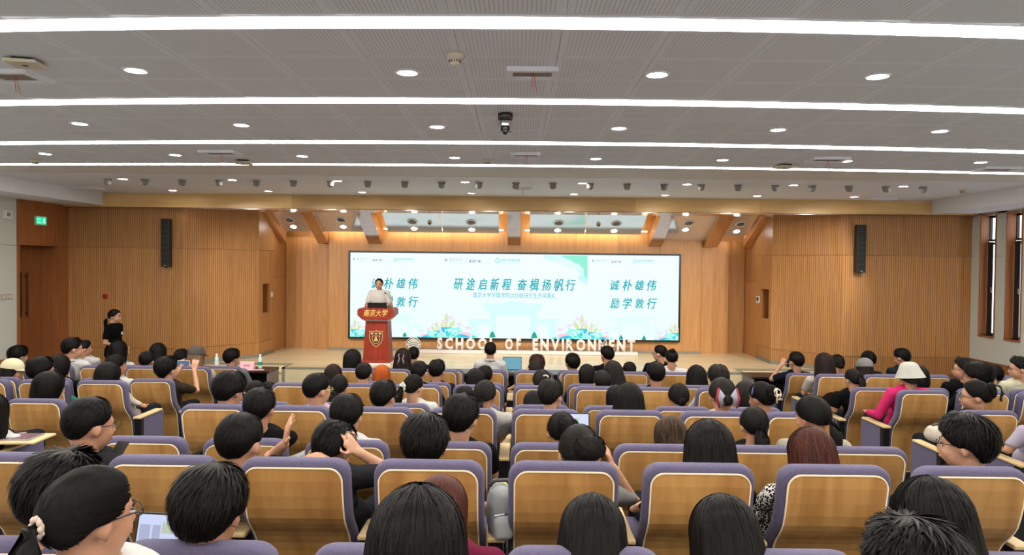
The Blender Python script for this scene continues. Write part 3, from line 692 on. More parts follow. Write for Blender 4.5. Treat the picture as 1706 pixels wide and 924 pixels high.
for ox, oy, s in ((0, 0, 1.0), (-155, -1.4, .80), (241, 1.3, .80)):
    Q = lambda x, y: (743+ox+(x-743)*s + (0 if s == 1 else 3), 433+oy+(y-433)*s)
    flat('seal_print', [oval(*Q(743.6, 432.8), 2.1*s, 2.3*s), ], PURP); flat('seal_print', [oval(*Q(743.6, 432.8), 1.0*s, 1.2*s)], WHITE)
    words('南京大学', *Q(760, 432.6), 22*s, 6.6*s, LILAC, shear=.3, spacing=1.1)
    flat('rule_print', [[Q(749, 437.5), Q(771, 437.6), Q(771, 438), Q(749, 437.9)]], LILAC)
    flat('bracket_print', [[Q(776.3, 430), Q(777, 430), Q(777, 437.6), Q(776.3, 437.6)], [Q(776.3, 429.6), Q(789, 430), Q(789, 430.5), Q(776.3, 430.1)], [Q(803, 437.4), Q(822, 437.7), Q(822, 438.1), Q(803, 437.8)]], LILAC)
    words('奋进行者', *Q(791.3, 434.9), 20*s, 4.8*s, PURP, bold=.03)
    flat('ring_print', [oval(*Q(829.3, 434.2), 4*s, 4.1*s)], TEAL2); flat('ring_print', [oval(*Q(829.3, 434.2), 3.3*s, 3.4*s)], GATE)
    words('南京大学环境学院', *Q(851, 433.2), 31*s, 4.4*s, TEAL2, spacing=1.1, bold=.01)
    flat('rule_print', [[Q(835, 436.6), Q(866.5, 437), Q(866.5, 437.3), Q(835, 436.9)]], TEAL2)

# standing white letters and round seal on a long plinth under the screen
LY = 15.55
p0 = at_y(727, 584.5, LY); p1 = at_y(1060, 588, LY)
sign = empty('letter_sign', ((p0.x+p1.x)/2, LY, STAGE_Z), label='white standing capital letters reading SCHOOL OF ENVIRONMENT on a low plinth below the screen', cat='sign')
cx = sign.location.x; hw = (at_y(1060, 588, LY).x-at_y(683, 583, LY).x)
MB().bbox(at_y(690, 583, LY).x-cx, p1.x-cx+.02, -.10, .05, .002, .075, .008).build('plinth', M_LETTER, sign)
Lh = (587-566)/F*LY*.98; lz = .075+Lh/2
def letterrow(word, xa, xb):
    a = at_y(xa, 575, LY).x-cx; b_ = at_y(xb, 575, LY).x-cx; ms = []
    for ch in word:
        me = text_mesh(ch, None, Lh, M_LETTER, depth=.035, bold=.05); co = [v.co.x for v in me.vertices]; ms.append((me, max(co)-min(co)))
    n = len(word); gap = (b_-a)*.20/max(1, n-1); k_ = ((b_-a)-gap*(n-1))/sum(w for _, w in ms); x = a
    for me, w in ms:
        l = link('letter', me, sign, (x+w*k_/2, 0, lz)); l.scale = (k_, 1, 1); x += w*k_+gap
letterrow('SCHOOL', 728, 825.5); letterrow('OF', 841, 868); letterrow('ENVIRONMENT', 887, 1058)
pe = at_y(689, 573, LY)
seal = empty('round_seal', (pe.x, LY-.02, pe.z), label='round white and green seal standing on the plinth near the lectern', cat='sign')
r = 12.2/F*LY
Mx = Matrix.Rotation(R(90), 4, 'X')
MB().lathe([(.0001, .02), (r, .02), (r, -.02), (.0001, -.02)], 40, M=Mx).build('disc', M_LETTER, seal)
b = MB()
for k in range(4): b.lathe([(r*.80, .0225), (r*.92, .0225)], 10, M=Mx, a0=R(90*k+6), a1=R(90*k+84))
b.build('dark_ring', mat('dark_green_print', srgb(70, 96, 88), .5), seal)
b = MB(); b.lathe([(r*.60, .0225), (r*.64, .0225)], 32, M=Mx); b.build('fine_ring', mat('rose_print', srgb(206, 150, 140), .5), seal)
b = MB()
for z, w in ((-.05, .1), (-.01, .11), (.03, .08)): b.add([(-w, -.0228, z+.02), (0, -.0228, z), (w, -.0228, z+.02), (w, -.0228, z+.035), (0, -.0228, z+.015), (-w, -.0228, z+.035)], [(0, 1, 4, 5), (1, 2, 3, 4)])
b.build('wave_mark', M_GREEN, seal)

# lectern
py0 = 13.9
pb = at_y(632, 604, py0)
lec = empty('lectern', (at_y(630.5, 560, py0).x, py0, STAGE_Z), label='red wooden lectern with gold characters and a gold shield on the stage', cat='lectern')
k = py0/F
def trap(b, w0, w1, z0, z1, y0a, y0b, y1): b.add([(-w0/2, y0a, z0), (w0/2, y0a, z0), (w0/2, y1, z0), (-w0/2, y1, z0), (-w1/2, y0b, z1), (w1/2, y0b, z1), (w1/2, y1, z1), (-w1/2, y1, z1)],
    [(0, 3, 2, 1), (4, 5, 6, 7), (0, 1, 5, 4), (1, 2, 6, 5), (2, 3, 7, 6), (3, 0, 4, 7)])
H = lambda y: (604.5-y)*k
b = MB(); trap(b, 50*k, 50*k, 0, .035, -.30, -.30, .25); b.build('base_plate', M_LETTER, lec)
b = MB(); trap(b, 47*k, 45*k, .035, H(596), -.28, -.27, .22); b.build('foot', W_RED, lec)
b = MB(); trap(b, 43*k, 36*k, H(596), H(533), -.24, -.20, .20); b.build('body', W_RED, lec)
b = MB(); b.box(-20.5*k, 20.5*k, -.235, .21, H(533), H(530.5)); b.build('ledge', M_LETTER, lec)
b = MB(); pts = [(-22*k, H(530.5)), (22*k, H(530.5)), (30*k, H(523)), (30*k, H(515)), (27*k, H(512)), (-27*k, H(512)), (-30*k, H(515)), (-30*k, H(523))]
b.prism(pts, -.30, .22); b.build('head_box', W_RED, lec)
link('gold_lettering', text_mesh('南京大学', 39*k, 11.5*k, M_GOLD, shear=.25, bold=.02, spacing=1.05), lec, (0, -.3012, H(519.5)))
zc = H(561)
def shield(s): return [(x*s*k, zc+z*s*k) for x, z in ((-11, 12), (-6, 10.5), (0, 12.5), (6, 10.5), (11, 12), (11, 0), (9, -7), (4.5, -12), (0, -15), (-4.5, -12), (-9, -7), (-11, 0))]
b = MB(); b.prism(shield(1.0), -.235, -.215); b.build('gold_shield', M_GOLD, lec)
b = MB(); b.prism(shield(.90), -.24, -.232); b.build('shield_field', M_MAROON, lec)
b = MB(); ins = [(x*k, zc+z*k) for x, z in ((-6.5, 4), (6.5, 4), (6.5, -3), (4, -8), (0, -10), (-4, -8), (-6.5, -3))]; b.prism(ins, -.244, -.238); b.build('inner_shield', M_GOLD, lec)
b = MB(); ins2 = [(x*k*.86, zc-2.2*k+(z+2.2)*k*.86) for x, z in ((-6.5, 4), (6.5, 4), (6.5, -3), (4, -8), (0, -10), (-4, -8), (-6.5, -3))]; b.prism(ins2, -.248, -.242); b.build('inner_field', M_MAROON, lec)
b = MB(); b.prism([(x*k, zc+z*k) for x, z in ((-4, -5), (4, -5), (2.5, -3), (1.6, 1), (0, 3), (-1.6, 1), (-2.5, -3))], -.252, -.246)
for x in (-6.5, 0, 6.5): b.add([(q[0], -.246, q[1]) for q in [((x+2.2*math.cos(a))*k, zc+(7.6+1.6*math.sin(a))*k) for a in [2*PI*i/10 for i in range(10)]]], [tuple(range(10))])
b.build('gold_marks', M_GOLD, lec)
lap = empty('laptop', (lec.location.x-.0*k, py0-.05, STAGE_Z+H(512)+.002), label='black laptop lid standing open on top of the lectern', cat='laptop')
b = MB(); b.bbox(-16*k, 16*k, -.05, .17, 0, .018, .004); b.build('keyboard_base', M_BLACKP, lap)
b = MB(); b.bbox(-16*k, 16*k, -.09, -.08, .01, 10.5*k, .003, Matrix.Rotation(R(12), 4, 'X')); b.build('lid', M_BLACKP, lap)
mic = empty('microphone', (lec.location.x+19*k, py0+.02, STAGE_Z+H(512)), label='black gooseneck microphone bending over the lectern', cat='microphone')
b = MB(); b.lathe([(.0001, .012), (.03, .01), (.034, 0)], 14); b.build('base', M_BLACKP, mic, True)
MB().tube([(0, 0, .01), (.012, .0, .08), (0, .01, .17), (-.05, .03, .25), (-.09, .05, .28)], .005, 8).build('gooseneck', M_DARKG, mic, True)
MB().tube([(-.085, .048, .277), (-.11, .06, .29), (-.13, .068, .302)], [.009, .014, .011], 10).build('capsule', M_BLACKP, mic, True)

# column loudspeakers
for px0, px1, pyt, pyb, lab in ((268, 281.5, 364, 444, 'tall black column speaker on the ribbed wood near the door side'), (1429, 1442.5, 374, 454, 'tall black column speaker on the ribbed wood near the window side')):
    Y = FLAT_Y-.16; a = at_y(px0, pyt, Y); c_ = at_y(px1, pyb, Y)
    o = empty('column_speaker', ((a.x+c_.x)/2, Y, c_.z), label=lab, cat='loudspeaker'); w = (c_.x-a.x)/2; h = a.z-c_.z
    MB().bbox(-w, w, .0, .12, 0, h, .006).build('cabinet', M_BLACK, o)
    b = MB(); b.box(-w*.82, w*.82, -.006, .001, .05, h-.02); b.build('grille', M_BLACKP, o)
    n = 8
    for q in range(n): MB().box(-w*.9, w*.9, -.009, -.004, .05+q*(h-.07)/n-.003, .05+q*(h-.07)/n+.003).build('grille_bar', M_DARKG, o)
    MB().box(-.02, .02, .115, .17, h*.4, h*.5).build('bracket', M_BLACK, o)
    MB().box(-w*.25, w*.25, -.009, 0, .012, .03).build('badge', M_STEEL, o)
    MB().lathe([(.0001, -.02), (.03, -.015), (.034, 0)], 12, c=(0, .06, 0)).build('foot_cap', M_BLACKP, o)
# red fire call point, switches, exit sign, wall sensor
p = at_y(176.5, 493, FLAT_Y); o = empty('fire_call_point', (p.x, FLAT_Y, p.z), label='small red fire call point on the ribbed wood behind the standing woman', cat='alarm')
MB().bbox(-.04, .04, -.045, -.001, -.045, .045, .006).build('case', M_RED, o); MB().box(-.022, .022, -.048, -.044, -.02, .024).build('press_panel', mat('dark_red', srgb(120, 24, 20), .4), o)
p = at_y(1284.5, 0, 15.25); z = at_y(1263.5, 498.5, 15.27).z
o = empty('thermostat', (XR, 15.25, z), label='small white thermostat beside the control window, window side of the stage', cat='thermostat')
MB().bbox(-.015, -.001, -.10, .10, -.075, .075, .004).build('case', M_PAPER, o); MB().box(-.018, -.014, -.05, .06, -.03, .05).build('display', M_BLACKP, o)
z = at_y(453, 490, 15.27).z
o = empty('wall_switch', (XL, 15.25, z), label='small white wall switch beside the control window, door side of the stage', cat='switch')
MB().bbox(.001, .014, -.06, .06, -.05, .05, .004).build('plate', M_PAPER, o); MB().box(.013, .018, -.025, .025, -.03, .03).build('rocker', M_IVORY, o)
yx = 12.55; z = 2.44+(440-368.5-7)*yx/F
o = empty('exit_sign', (-HW, yx, z), label='green lit exit sign with running figure above the wooden door', cat='sign')
MB().bbox(.001, .03, -.15, .15, -.085, .085, .005).build('case', M_IVORY, o)
MB().box(.03, .033, -.13, .13, -.065, .065).build('lit_face', mat('exit_green', (0, .12, .06, 1), .4, emit=1.0*EK, ecol=(.0, .85, .42, 1)), o)
EW = mat('exit_white', (1, 1, 1, 1), .4, emit=1.0*EK, ecol=(.75, 1, .9, 1))
me = text_mesh('EXIT', .085, .03, EW); l = link('lettering', me, o, (.0345, -.06, .02), (0, 0, R(90)))
me = text_mesh('安全出口', .10, .03, EW); l = link('lettering', me, o, (.0345, -.06, -.03), (0, 0, R(90)))
b = MB(); q = lambda y, z, r: b.add([(.0345, y+r*math.cos(a), z+r*math.sin(a)) for a in [2*PI*i/8 for i in range(8)]], [tuple(range(8))])
q(.075, .042, .011)
for a_, c_ in (((.07, .03), (.06, -.005)), ((.068, .025), (.095, .015)), ((.068, .025), (.045, .01)), ((.06, -.005), (.085, -.025)), ((.06, -.005), (.035, -.03)), ((.085, -.025), (.08, -.05))):
    b.tube([(.0345, a_[0], a_[1]), (.0345, c_[0], c_[1])], .006, 6)
b.build('running_figure', EW, o)
for px, py, Y, lab in ((8, 494, 11.5, 'grey double switch plate on the pale wall next to the door'),):
    z = at_y(px, py, 11.75).z; o = empty('wall_switch', (-HW, 11.72, z), label=lab, cat='switch')
    MB().bbox(.001, .014, -.13, .13, -.045, .045, .004).build('plate', mat('pinkgrey', srgb(176, 160, 164), .5), o)
    for q_ in (-.08, 0, .08): MB().box(.013, .018, q_-.03, q_+.03, -.03, .03).build('rocker', M_IVORY, o)
z = at_y(4, 357, 11.7).z
o = empty('wall_sensor', (-HW, 11.72, z), label='small white square sensor high on the pale wall next to the door', cat='sensor')
MB().bbox(.001, .05, -.09, .09, -.07, .07, .008).build('case', M_PAPER, o); MB().box(.05, .053, -.04, .04, -.03, .03).build('window', M_GREY, o)

# long tables in front of the first row
TY0, TY1, TZ = 10.62, 11.08, .75
def table(x0, x1, label):
    o = empty('conference_table', ((x0+x1)/2, (TY0+TY1)/2, 0), label=label, cat='table', group='tables before the first row'); w = (x1-x0)/2; d = (TY1-TY0)/2
    MB().bbox(-w, w, -d, d, TZ-.035, TZ, .005).build('table_top', W_DARK, o)
    for s in (-1, 1): MB().box(s*w-(.04 if s > 0 else 0), s*w+(.04 if s < 0 else 0), -d+.02, d-.02, 0.001, TZ-.036).build('side_panel', mat('grey_wood', srgb(120, 104, 92), .5), o)
    MB().box(-w+.05, w-.05, d-.06, d-.04, .12, TZ-.036).build('front_panel', M_BLACKP, o)
    return o
table(-8.2, at_y(448, 617, TY0).x, 'dark table before the door-side block with bottle and pink name card on it')
table(-2.4, 2.4, 'dark table before the centre block, glimpsed between chairs')
table(at_y(1253, 627, TY0).x, 7.9, 'dark table before the window-side block')
def bottle(px, pyb, label, Y=10.85, h=.22, col=None):
    p = at_y(px, pyb, Y); o = empty('water_bottle', (p.x, Y, TZ+.001), label=label, cat='bottle')
    plas = mat('clear_plastic', srgb(200, 224, 224), .15, .6)
    MB().lathe([(.0001, 0), (.03, 0), (.032, .02), (.029, .08), (.032, .11), (.03, .16), (.014, .19), (.013, .21), (.0001, .21)], 16).build('bottle_body', plas, o, True)
    MB().lathe([(.0328, .055), (.0328, .105)], 16).build('label', col or mat('bottle_green', srgb(40, 140, 110), .5), o, True)
    MB().lathe([(.015, .205), (.015, .225), (.0001, .226)], 12).build('cap', M_PAPER, o, True)
bottle(433.5, 620, 'clear water bottle with green label on the dark table by the steps')
bottle(361, 612, 'clear water bottle on the dark table behind the capped person', col=M_PAPER)
p = at_y(412, 617, 10.8)
o = empty('name_card', (p.x, 10.8, TZ+.001), label='pink folded name card with dark characters on the door-side table', cat='sign')
b = MB(); b.add([(-.11, -.05, 0), (.11, -.05, 0), (.11, 0, .12), (-.11, 0, .12), (-.11, .05, 0), (.11, .05, 0)], [(0, 1, 2, 3), (3, 2, 5, 4), (0, 3, 4), (1, 5, 2)]); b.build('card', M_PINK, o)
me = text_mesh('学院', .10, .045, M_MAROON); l = link('lettering', me, o, (.0, -.0285, .055), (R(-22.6), 0, 0))
p = at_z(408, 620, TZ)
o = empty('paper_sheets', (p.x+.05, 10.76, TZ+.001), R(8), label='pink sheets lying beside the pink name card', cat='paper'); MB().box(-.14, .14, -.10, -.02, 0, .004).build('sheet', M_PINK, o)
def laptop(px, py, Y, z, label, w=.30, rz=0, open_=R(100), scr=(.62, .74, 1.0, 1), k=.9, loc=None):
    p = loc or at_y(px, py, Y); o = empty('laptop', (p[0], p[1], z), rz, label=label, cat='laptop')
    MB().bbox(-w/2, w/2, -.105, .105, 0, .014, .004).build('keyboard_base', M_STEEL, o)
    l = MB().bbox(-w/2, w/2, -.004, .004, 0, .205, .003).build('lid', M_BLACKP, o, loc=(0, .105, .012), rot=(-(open_-R(90)), 0, 0))
    MB().box(-w/2+.008, w/2-.008, -.0055, -.0045, .008, .197).build('display', mat('laptop_glow_%d' % (k*100), (0, 0, 0, 1), .3, emit=k*EK, ecol=scr), l)
    return o, l
laptop(853, 628, 10.85, TZ+.001, 'open laptop with bluish screen on the dark table before the centre block', scr=(.2, .6, .8, 1), k=.6)
# ================================================================ CHAIRS
SEAT_H = .968
PH = [(0, 0.0), (.10, .010), (.20, .030), (.27, .052), (.32, .085), (.37, .135), (.42, .172), (.48, .19), (.60, .205), (.80, .225), (.86, .232)]
def prof(h):
    for (a, y0), (b_, y1) in zip(PH, PH[1:]):
        if h <= b_: t = (h-a)/(b_-a); return y0+(y1-y0)*t
    return PH[-1][1]
def slab(rings, W, Htop, Hbot, r, closed_bottom=True, capfirst=True, caplast=True):
    """upright slab following the bent chair back; rings = (inset, depth); origin at floor below the top edge"""
    hs = [0]+[r*(1-math.cos(PI/2*k/6)) for k in range(1, 7)]
    hh = r
    levels = list(hs)+[h for h in (.13, .19, .24, .27, .30, .33, .36, .40, .44, .50, .60, .72) if h > r+.02]+[Hbot-Htop]
    b = MB(); allr = []
    for ins, dep in rings:
        ring = []
        for h in levels:
            w = W/2-r+math.sqrt(max(0, r*r-(r-min(h, r))**2)) if h < r else W/2
            # inset towards the slab's middle line
            sc = (W/2-ins)/(W/2); hz = h+ins*(1-min(1, h/(.5*r+1e-6)))*1.0 if h < .5*r else h
            if h == levels[-1]: hz = h-ins
            ring.append((w*sc, Htop+hz, dep))
        allr.append(ring)
    n = len(levels)
    vs = []
    for ring in allr:
        for w, h, dep in ring: vs.append((w, prof(max(0, h))+dep, SEAT_H-h))
        for w, h, dep in reversed(ring): vs.append((-w, prof(max(0, h))+dep, SEAT_H-h))
    fs = []; m = 2*n
    for i in range(len(allr)-1):
        for k in range(m): fs.append((i*m+k, i*m+(k+1) % m, (i+1)*m+(k+1) % m, (i+1)*m+k))
    def cap(i, flip):
        for k in range(n-1):
            q = (i*m+k, i*m+k+1, i*m+m-2-k, i*m+m-1-k); fs.append(q if flip else q[::-1])
    if capfirst: cap(0, False)
    if caplast: cap(len(allr)-1, True)
    b.add(vs, fs); return b
SW_ = .492
def make_chair():
    o = empty('auditorium_chair'); 
    c = slab([(.030, .004), (.012, .008), (.003, .020), (0, .036), (0, .060), (.006, .080), (.020, .093), (.045, .100)], SW_, 0, .84, .072)
    c.build('back_cushion', M_FELT, o, True)
    pan = slab([(.002, -.004), (0, -.001), (0, .012)], SW_-.058, .036, .86, .058).build('back_panel', W_PLY, o)
    # cream edging all round the plywood
    e = slab([(-.0045, -.0005), (-.0045, -.0065), (.0015, -.0065), (.0015, .0)], SW_-.058, .036, .86, .058, capfirst=False, caplast=False)
    e.build('panel_edging', M_EDGE, pan)
    b = MB(); b.bbox(-.235, .235, .285, .76, .395, .475, .03); b.build('seat_cushion', M_FELT, o, True)
    b = MB(); b.bbox(-.23, .23, .29, .74, .375, .394, .008); b.build('seat_board', W_PLY, o)
    b = MB(); b.box(-.22, .22, .30, .36, .33, .374); b.build('pivot_beam', M_BLACK, o)
    return o
def side(o, x):
    p = MB().bbox(x-.028, x+.028, .20, .60, .10, .565, .008).build('side_panel', M_FELT, o)
    b = MB(); b.bbox(x-.040, x+.040, .12, .56, .5665, .588, .006); b.build('armrest', W_ARM, p)
    b = MB(); b.box(x-.030, x+.030, .14, .199, .02, .565); b.bbox(x-.035, x+.035, .18, .55, .002, .03, .004); b.box(x-.022, x+.022, .25, .5, .03, .10); b.build('metal_support', M_BLACKP, p)
proto = make_chair(); side(proto, .3)
proto_end = make_chair(); side(proto_end, .3); side(proto_end, -.3)
CH = []       # (row, x, y, z)
BL = {'c': 'centre block', 'd': 'door-side block', 'w': 'window-side block'}
def chair(row, x, block, idx, first, y=None, rz=0.0):
    src = proto_end if first else proto
    o = src if not src.get('used') else copy_tree(src)
    if 'used' in o and o is not src: del o['used']
    if o is src: src['used'] = 1
    y = ROWD[row] if y is None else y
    o.location = (x, y, TIER[row]); o.rotation_euler = (0, 0, rz)
    tag(o, 'purple plywood chair, %s from the %s, %s row from the stage, %s' % (ORD[idx], 'door side' if block == 'c' else 'aisle', ORD[row], BL[block]), 'chair', 'chairs of the '+BL[block])
    CH.append((row, x, y, block)); return o
def seat_y(row, x): return ROWD[row]+ (0.016*max(0, -x-.5)**1.3 if row >= 6 else 0)
CC = [.2125+.6*k for k in range(-4, 4)]
for row in range(1, 10):
    for i, x in enumerate(CC): chair(row, x, 'c', i+1, i == 0, seat_y(row, x))
for i, x in ((1, -1.5875), (2, -.9875), (4, .2125), (5, .8125)): pass
for k, x in enumerate(CC[1:6]): chair(10, x, 'c', k+2, k == 0)
# side blocks: the seat edge next to the aisle is at -3.88 and 3.74
LC = {1: 7, 2: 6, 3: 6, 4: 5, 5: 3, 6: 1}
for row, n in LC.items():
    for i in range(n): chair(row, -3.88-.245-.585*i, 'd', i+1, i == n-1)
RC = {1: 6, 2: 6, 3: 5, 4: 4, 5: 2, 6: 1}
for row, n in RC.items():
    for i in range(n): chair(row, 3.755+.245+.59*i, 'w', i+1, i == 0)
for o in bpy.data.objects:
    if 'used' in o: del o['used']
# ================================================================ PEOPLE
def skin_mat():
    m = bpy.data.materials.new('skin'); m.use_nodes = True; nt = m.node_tree; p = nt.nodes['Principled BSDF']
    p.inputs['Roughness'].default_value = .5; p.inputs['Subsurface Weight'].default_value = 0
    oi = nt.nodes.new('ShaderNodeObjectInfo'); mx = nt.nodes.new('ShaderNodeMix'); mx.data_type = 'RGBA'
    mx.inputs[6].default_value = srgb(190, 142, 114); mx.inputs[7].default_value = srgb(168, 118, 90)
    nt.links.new(oi.outputs['Random'], mx.inputs[0]); nt.links.new(mx.outputs[2], p.inputs['Base Color']); return m
M_SKIN = skin_mat(); M_LIP = mat('lips', srgb(176, 104, 96), .5); M_EYEW = mat('eye_white', srgb(225, 218, 212), .3); M_EYE = mat('eye_dark', srgb(26, 18, 16), .25); M_BROW = mat('brow', srgb(40, 30, 28), .8)
def hair_mat(name, c1, c2, rough=.42, spec=.09):
    m = bpy.data.materials.new(name); m.use_nodes = True; nt = m.node_tree; p = nt.nodes['Principled BSDF']
    p.inputs['Roughness'].default_value = rough; p.inputs['Specular IOR Level'].default_value = spec
    g = nt.nodes.new('ShaderNodeNewGeometry'); mx = nt.nodes.new('ShaderNodeMix'); mx.data_type = 'RGBA'
    mx.inputs[6].default_value = c1; mx.inputs[7].default_value = c2
    nt.links.new(g.outputs['Random Per Island'], mx.inputs[0]); nt.links.new(mx.outputs[2], p.inputs['Base Color'])
    return m
HM = {'black': hair_mat('black_hair', srgb(9, 8, 8), srgb(22, 18, 17)), 'soft': hair_mat('soft_black_hair', srgb(15, 13, 12), srgb(36, 31, 29)),
      'brown': hair_mat('brown_hair', srgb(34, 18, 15), srgb(62, 36, 30)), 'darkbrown': hair_mat('dark_brown_hair', srgb(20, 13, 12), srgb(40, 26, 22)),
      'orange': hair_mat('orange_hair', srgb(130, 54, 14), srgb(170, 82, 30)), 'red': hair_mat('reddish_hair', srgb(50, 24, 20), srgb(78, 42, 34)),
      'high': hair_mat('highlighted_hair', srgb(12, 10, 9), srgb(74, 54, 38)), 'blond': hair_mat('blond_brown_hair', srgb(90, 68, 50), srgb(122, 94, 70))}

def capsule(b, p0, p1, r0, r1, n=12):
    p0 = Vector(p0); p1 = Vector(p1); d = p1-p0; L = d.length
    if L < 1e-5: b.ell(p0, (r0, r0, r0), 12, 8); return
    d.normalize(); pts = []; rs = []
    for k in range(4): a = PI/2*(1-k/3.999); pts.append(p0-d*r0*math.sin(a)); rs.append(max(r0*math.cos(a), .0005))
    for k in range(4): a = PI/2*(k/3.999); pts.append(p1+d*r1*math.sin(a)); rs.append(max(r1*math.cos(a), .0005))
    b.tube(pts, rs, n)
_n = [0]
def remesh(b, vox, smooth=3, ratio=.3, name='m', fac=.5):
    me = bpy.data.meshes.new('tmp'); me.from_pydata(b.v, [], b.f)
    o = bpy.data.objects.new('tmp', me); COL.objects.link(o)
    m = o.modifiers.new('r', 'REMESH'); m.mode = 'VOXEL'; m.voxel_size = vox
    if smooth: s_ = o.modifiers.new('s', 'SMOOTH'); s_.iterations = smooth; s_.factor = fac
    if ratio < 1: d = o.modifiers.new('d', 'DECIMATE'); d.ratio = ratio
    dg = bpy.context.evaluated_depsgraph_get(); out = bpy.data.meshes.new_from_object(o.evaluated_get(dg))
    bpy.data.objects.remove(o); bpy.data.meshes.remove(me); out.name = name
    out.polygons.foreach_set('use_smooth', [True]*len(out.polygons)); return out

HC = Vector((0, .25, 1.10)); NECK = Vector((0, .235, .995))
def head_parts(b, hc, dy=0):
    E = lambda c, r, M=None: b.ell((hc[0]+c[0], hc[1]+c[1], hc[2]+c[2]), r, 16, 10)
    E((0, -.012, .02), (.077, .097, .094)); E((0, .030, -.030), (.061, .062, .084)); E((0, .050, -.088), (.032, .030, .024))
    E((0, .084, -.056), (.022, .016, .016)); E((.034, .066, -.030), (.022, .020, .026)); E((-.034, .066, -.030), (.022, .020, .026))
    capsule(b, (hc[0], hc[1]+.086, hc[2]+.012), (hc[0], hc[1]+.106, hc[2]-.024), .008, .0125, 10)
    E((.012, .092, -.026), (.009, .009, .008)); E((-.012, .092, -.026), (.009, .009, .008))
    capsule(b, (hc[0]-.036, hc[1]+.076, hc[2]+.024), (hc[0]+.036, hc[1]+.076, hc[2]+.024), .009, .009, 8)
    for s in (-1, 1):
        b.ell((0, 0, 0), (.0085, .018, .029), 10, 8, M=Matrix.Translation((hc[0]+s*.0835, hc[1]-.010, hc[2]-.014)) @ Matrix.Rotation(s*-.38, 4, 'Z'))
def hand(b, wr, d, side_, up, curl=.5, r=.0082, L=1.0, spread=.022):
    """palm, four unequal fingers with bends, thumb from the side of the palm; d = pointing direction, up = back of hand"""
    wr = Vector(wr); d = Vector(d).normalized(); up = Vector(up); up = (up-d*up.dot(d)).normalized(); s = d.cross(up)*side_
    palm = wr+d*.045*L
    for k in (-1, -.33, .33, 1): capsule(b, wr+s*k*.018, wr+d*.085*L+s*k*spread*1.3, .013, .0115, 8)
    for k, l in ((-1, .058), (-.33, .070), (.33, .076), (1, .068)):
        p = wr+d*.085*L+s*k*spread*1.45; dd = (d+s*k*.08).normalized(); 
        for j, f in enumerate((.45, .32, .23)):
            a = curl*(.5+j*.45); dd2 = (dd*math.cos(a)-up*math.sin(a)).normalized(); q = p+dd2*l*f*L*1.15
            capsule(b, p, q, r*(1-.08*j), r*(1-.08*(j+1)), 8); p = q
    p = wr+d*.028*L+s*.026; q = p+(d*.55+s*.75-up*.2*curl).normalized()*.036; capsule(b, p, q, .0125, .010, 8)
    q2 = q+(d*.85+s*.25-up*.35*curl).normalized()*.030; capsule(b, q, q2, .010, .0085, 8)

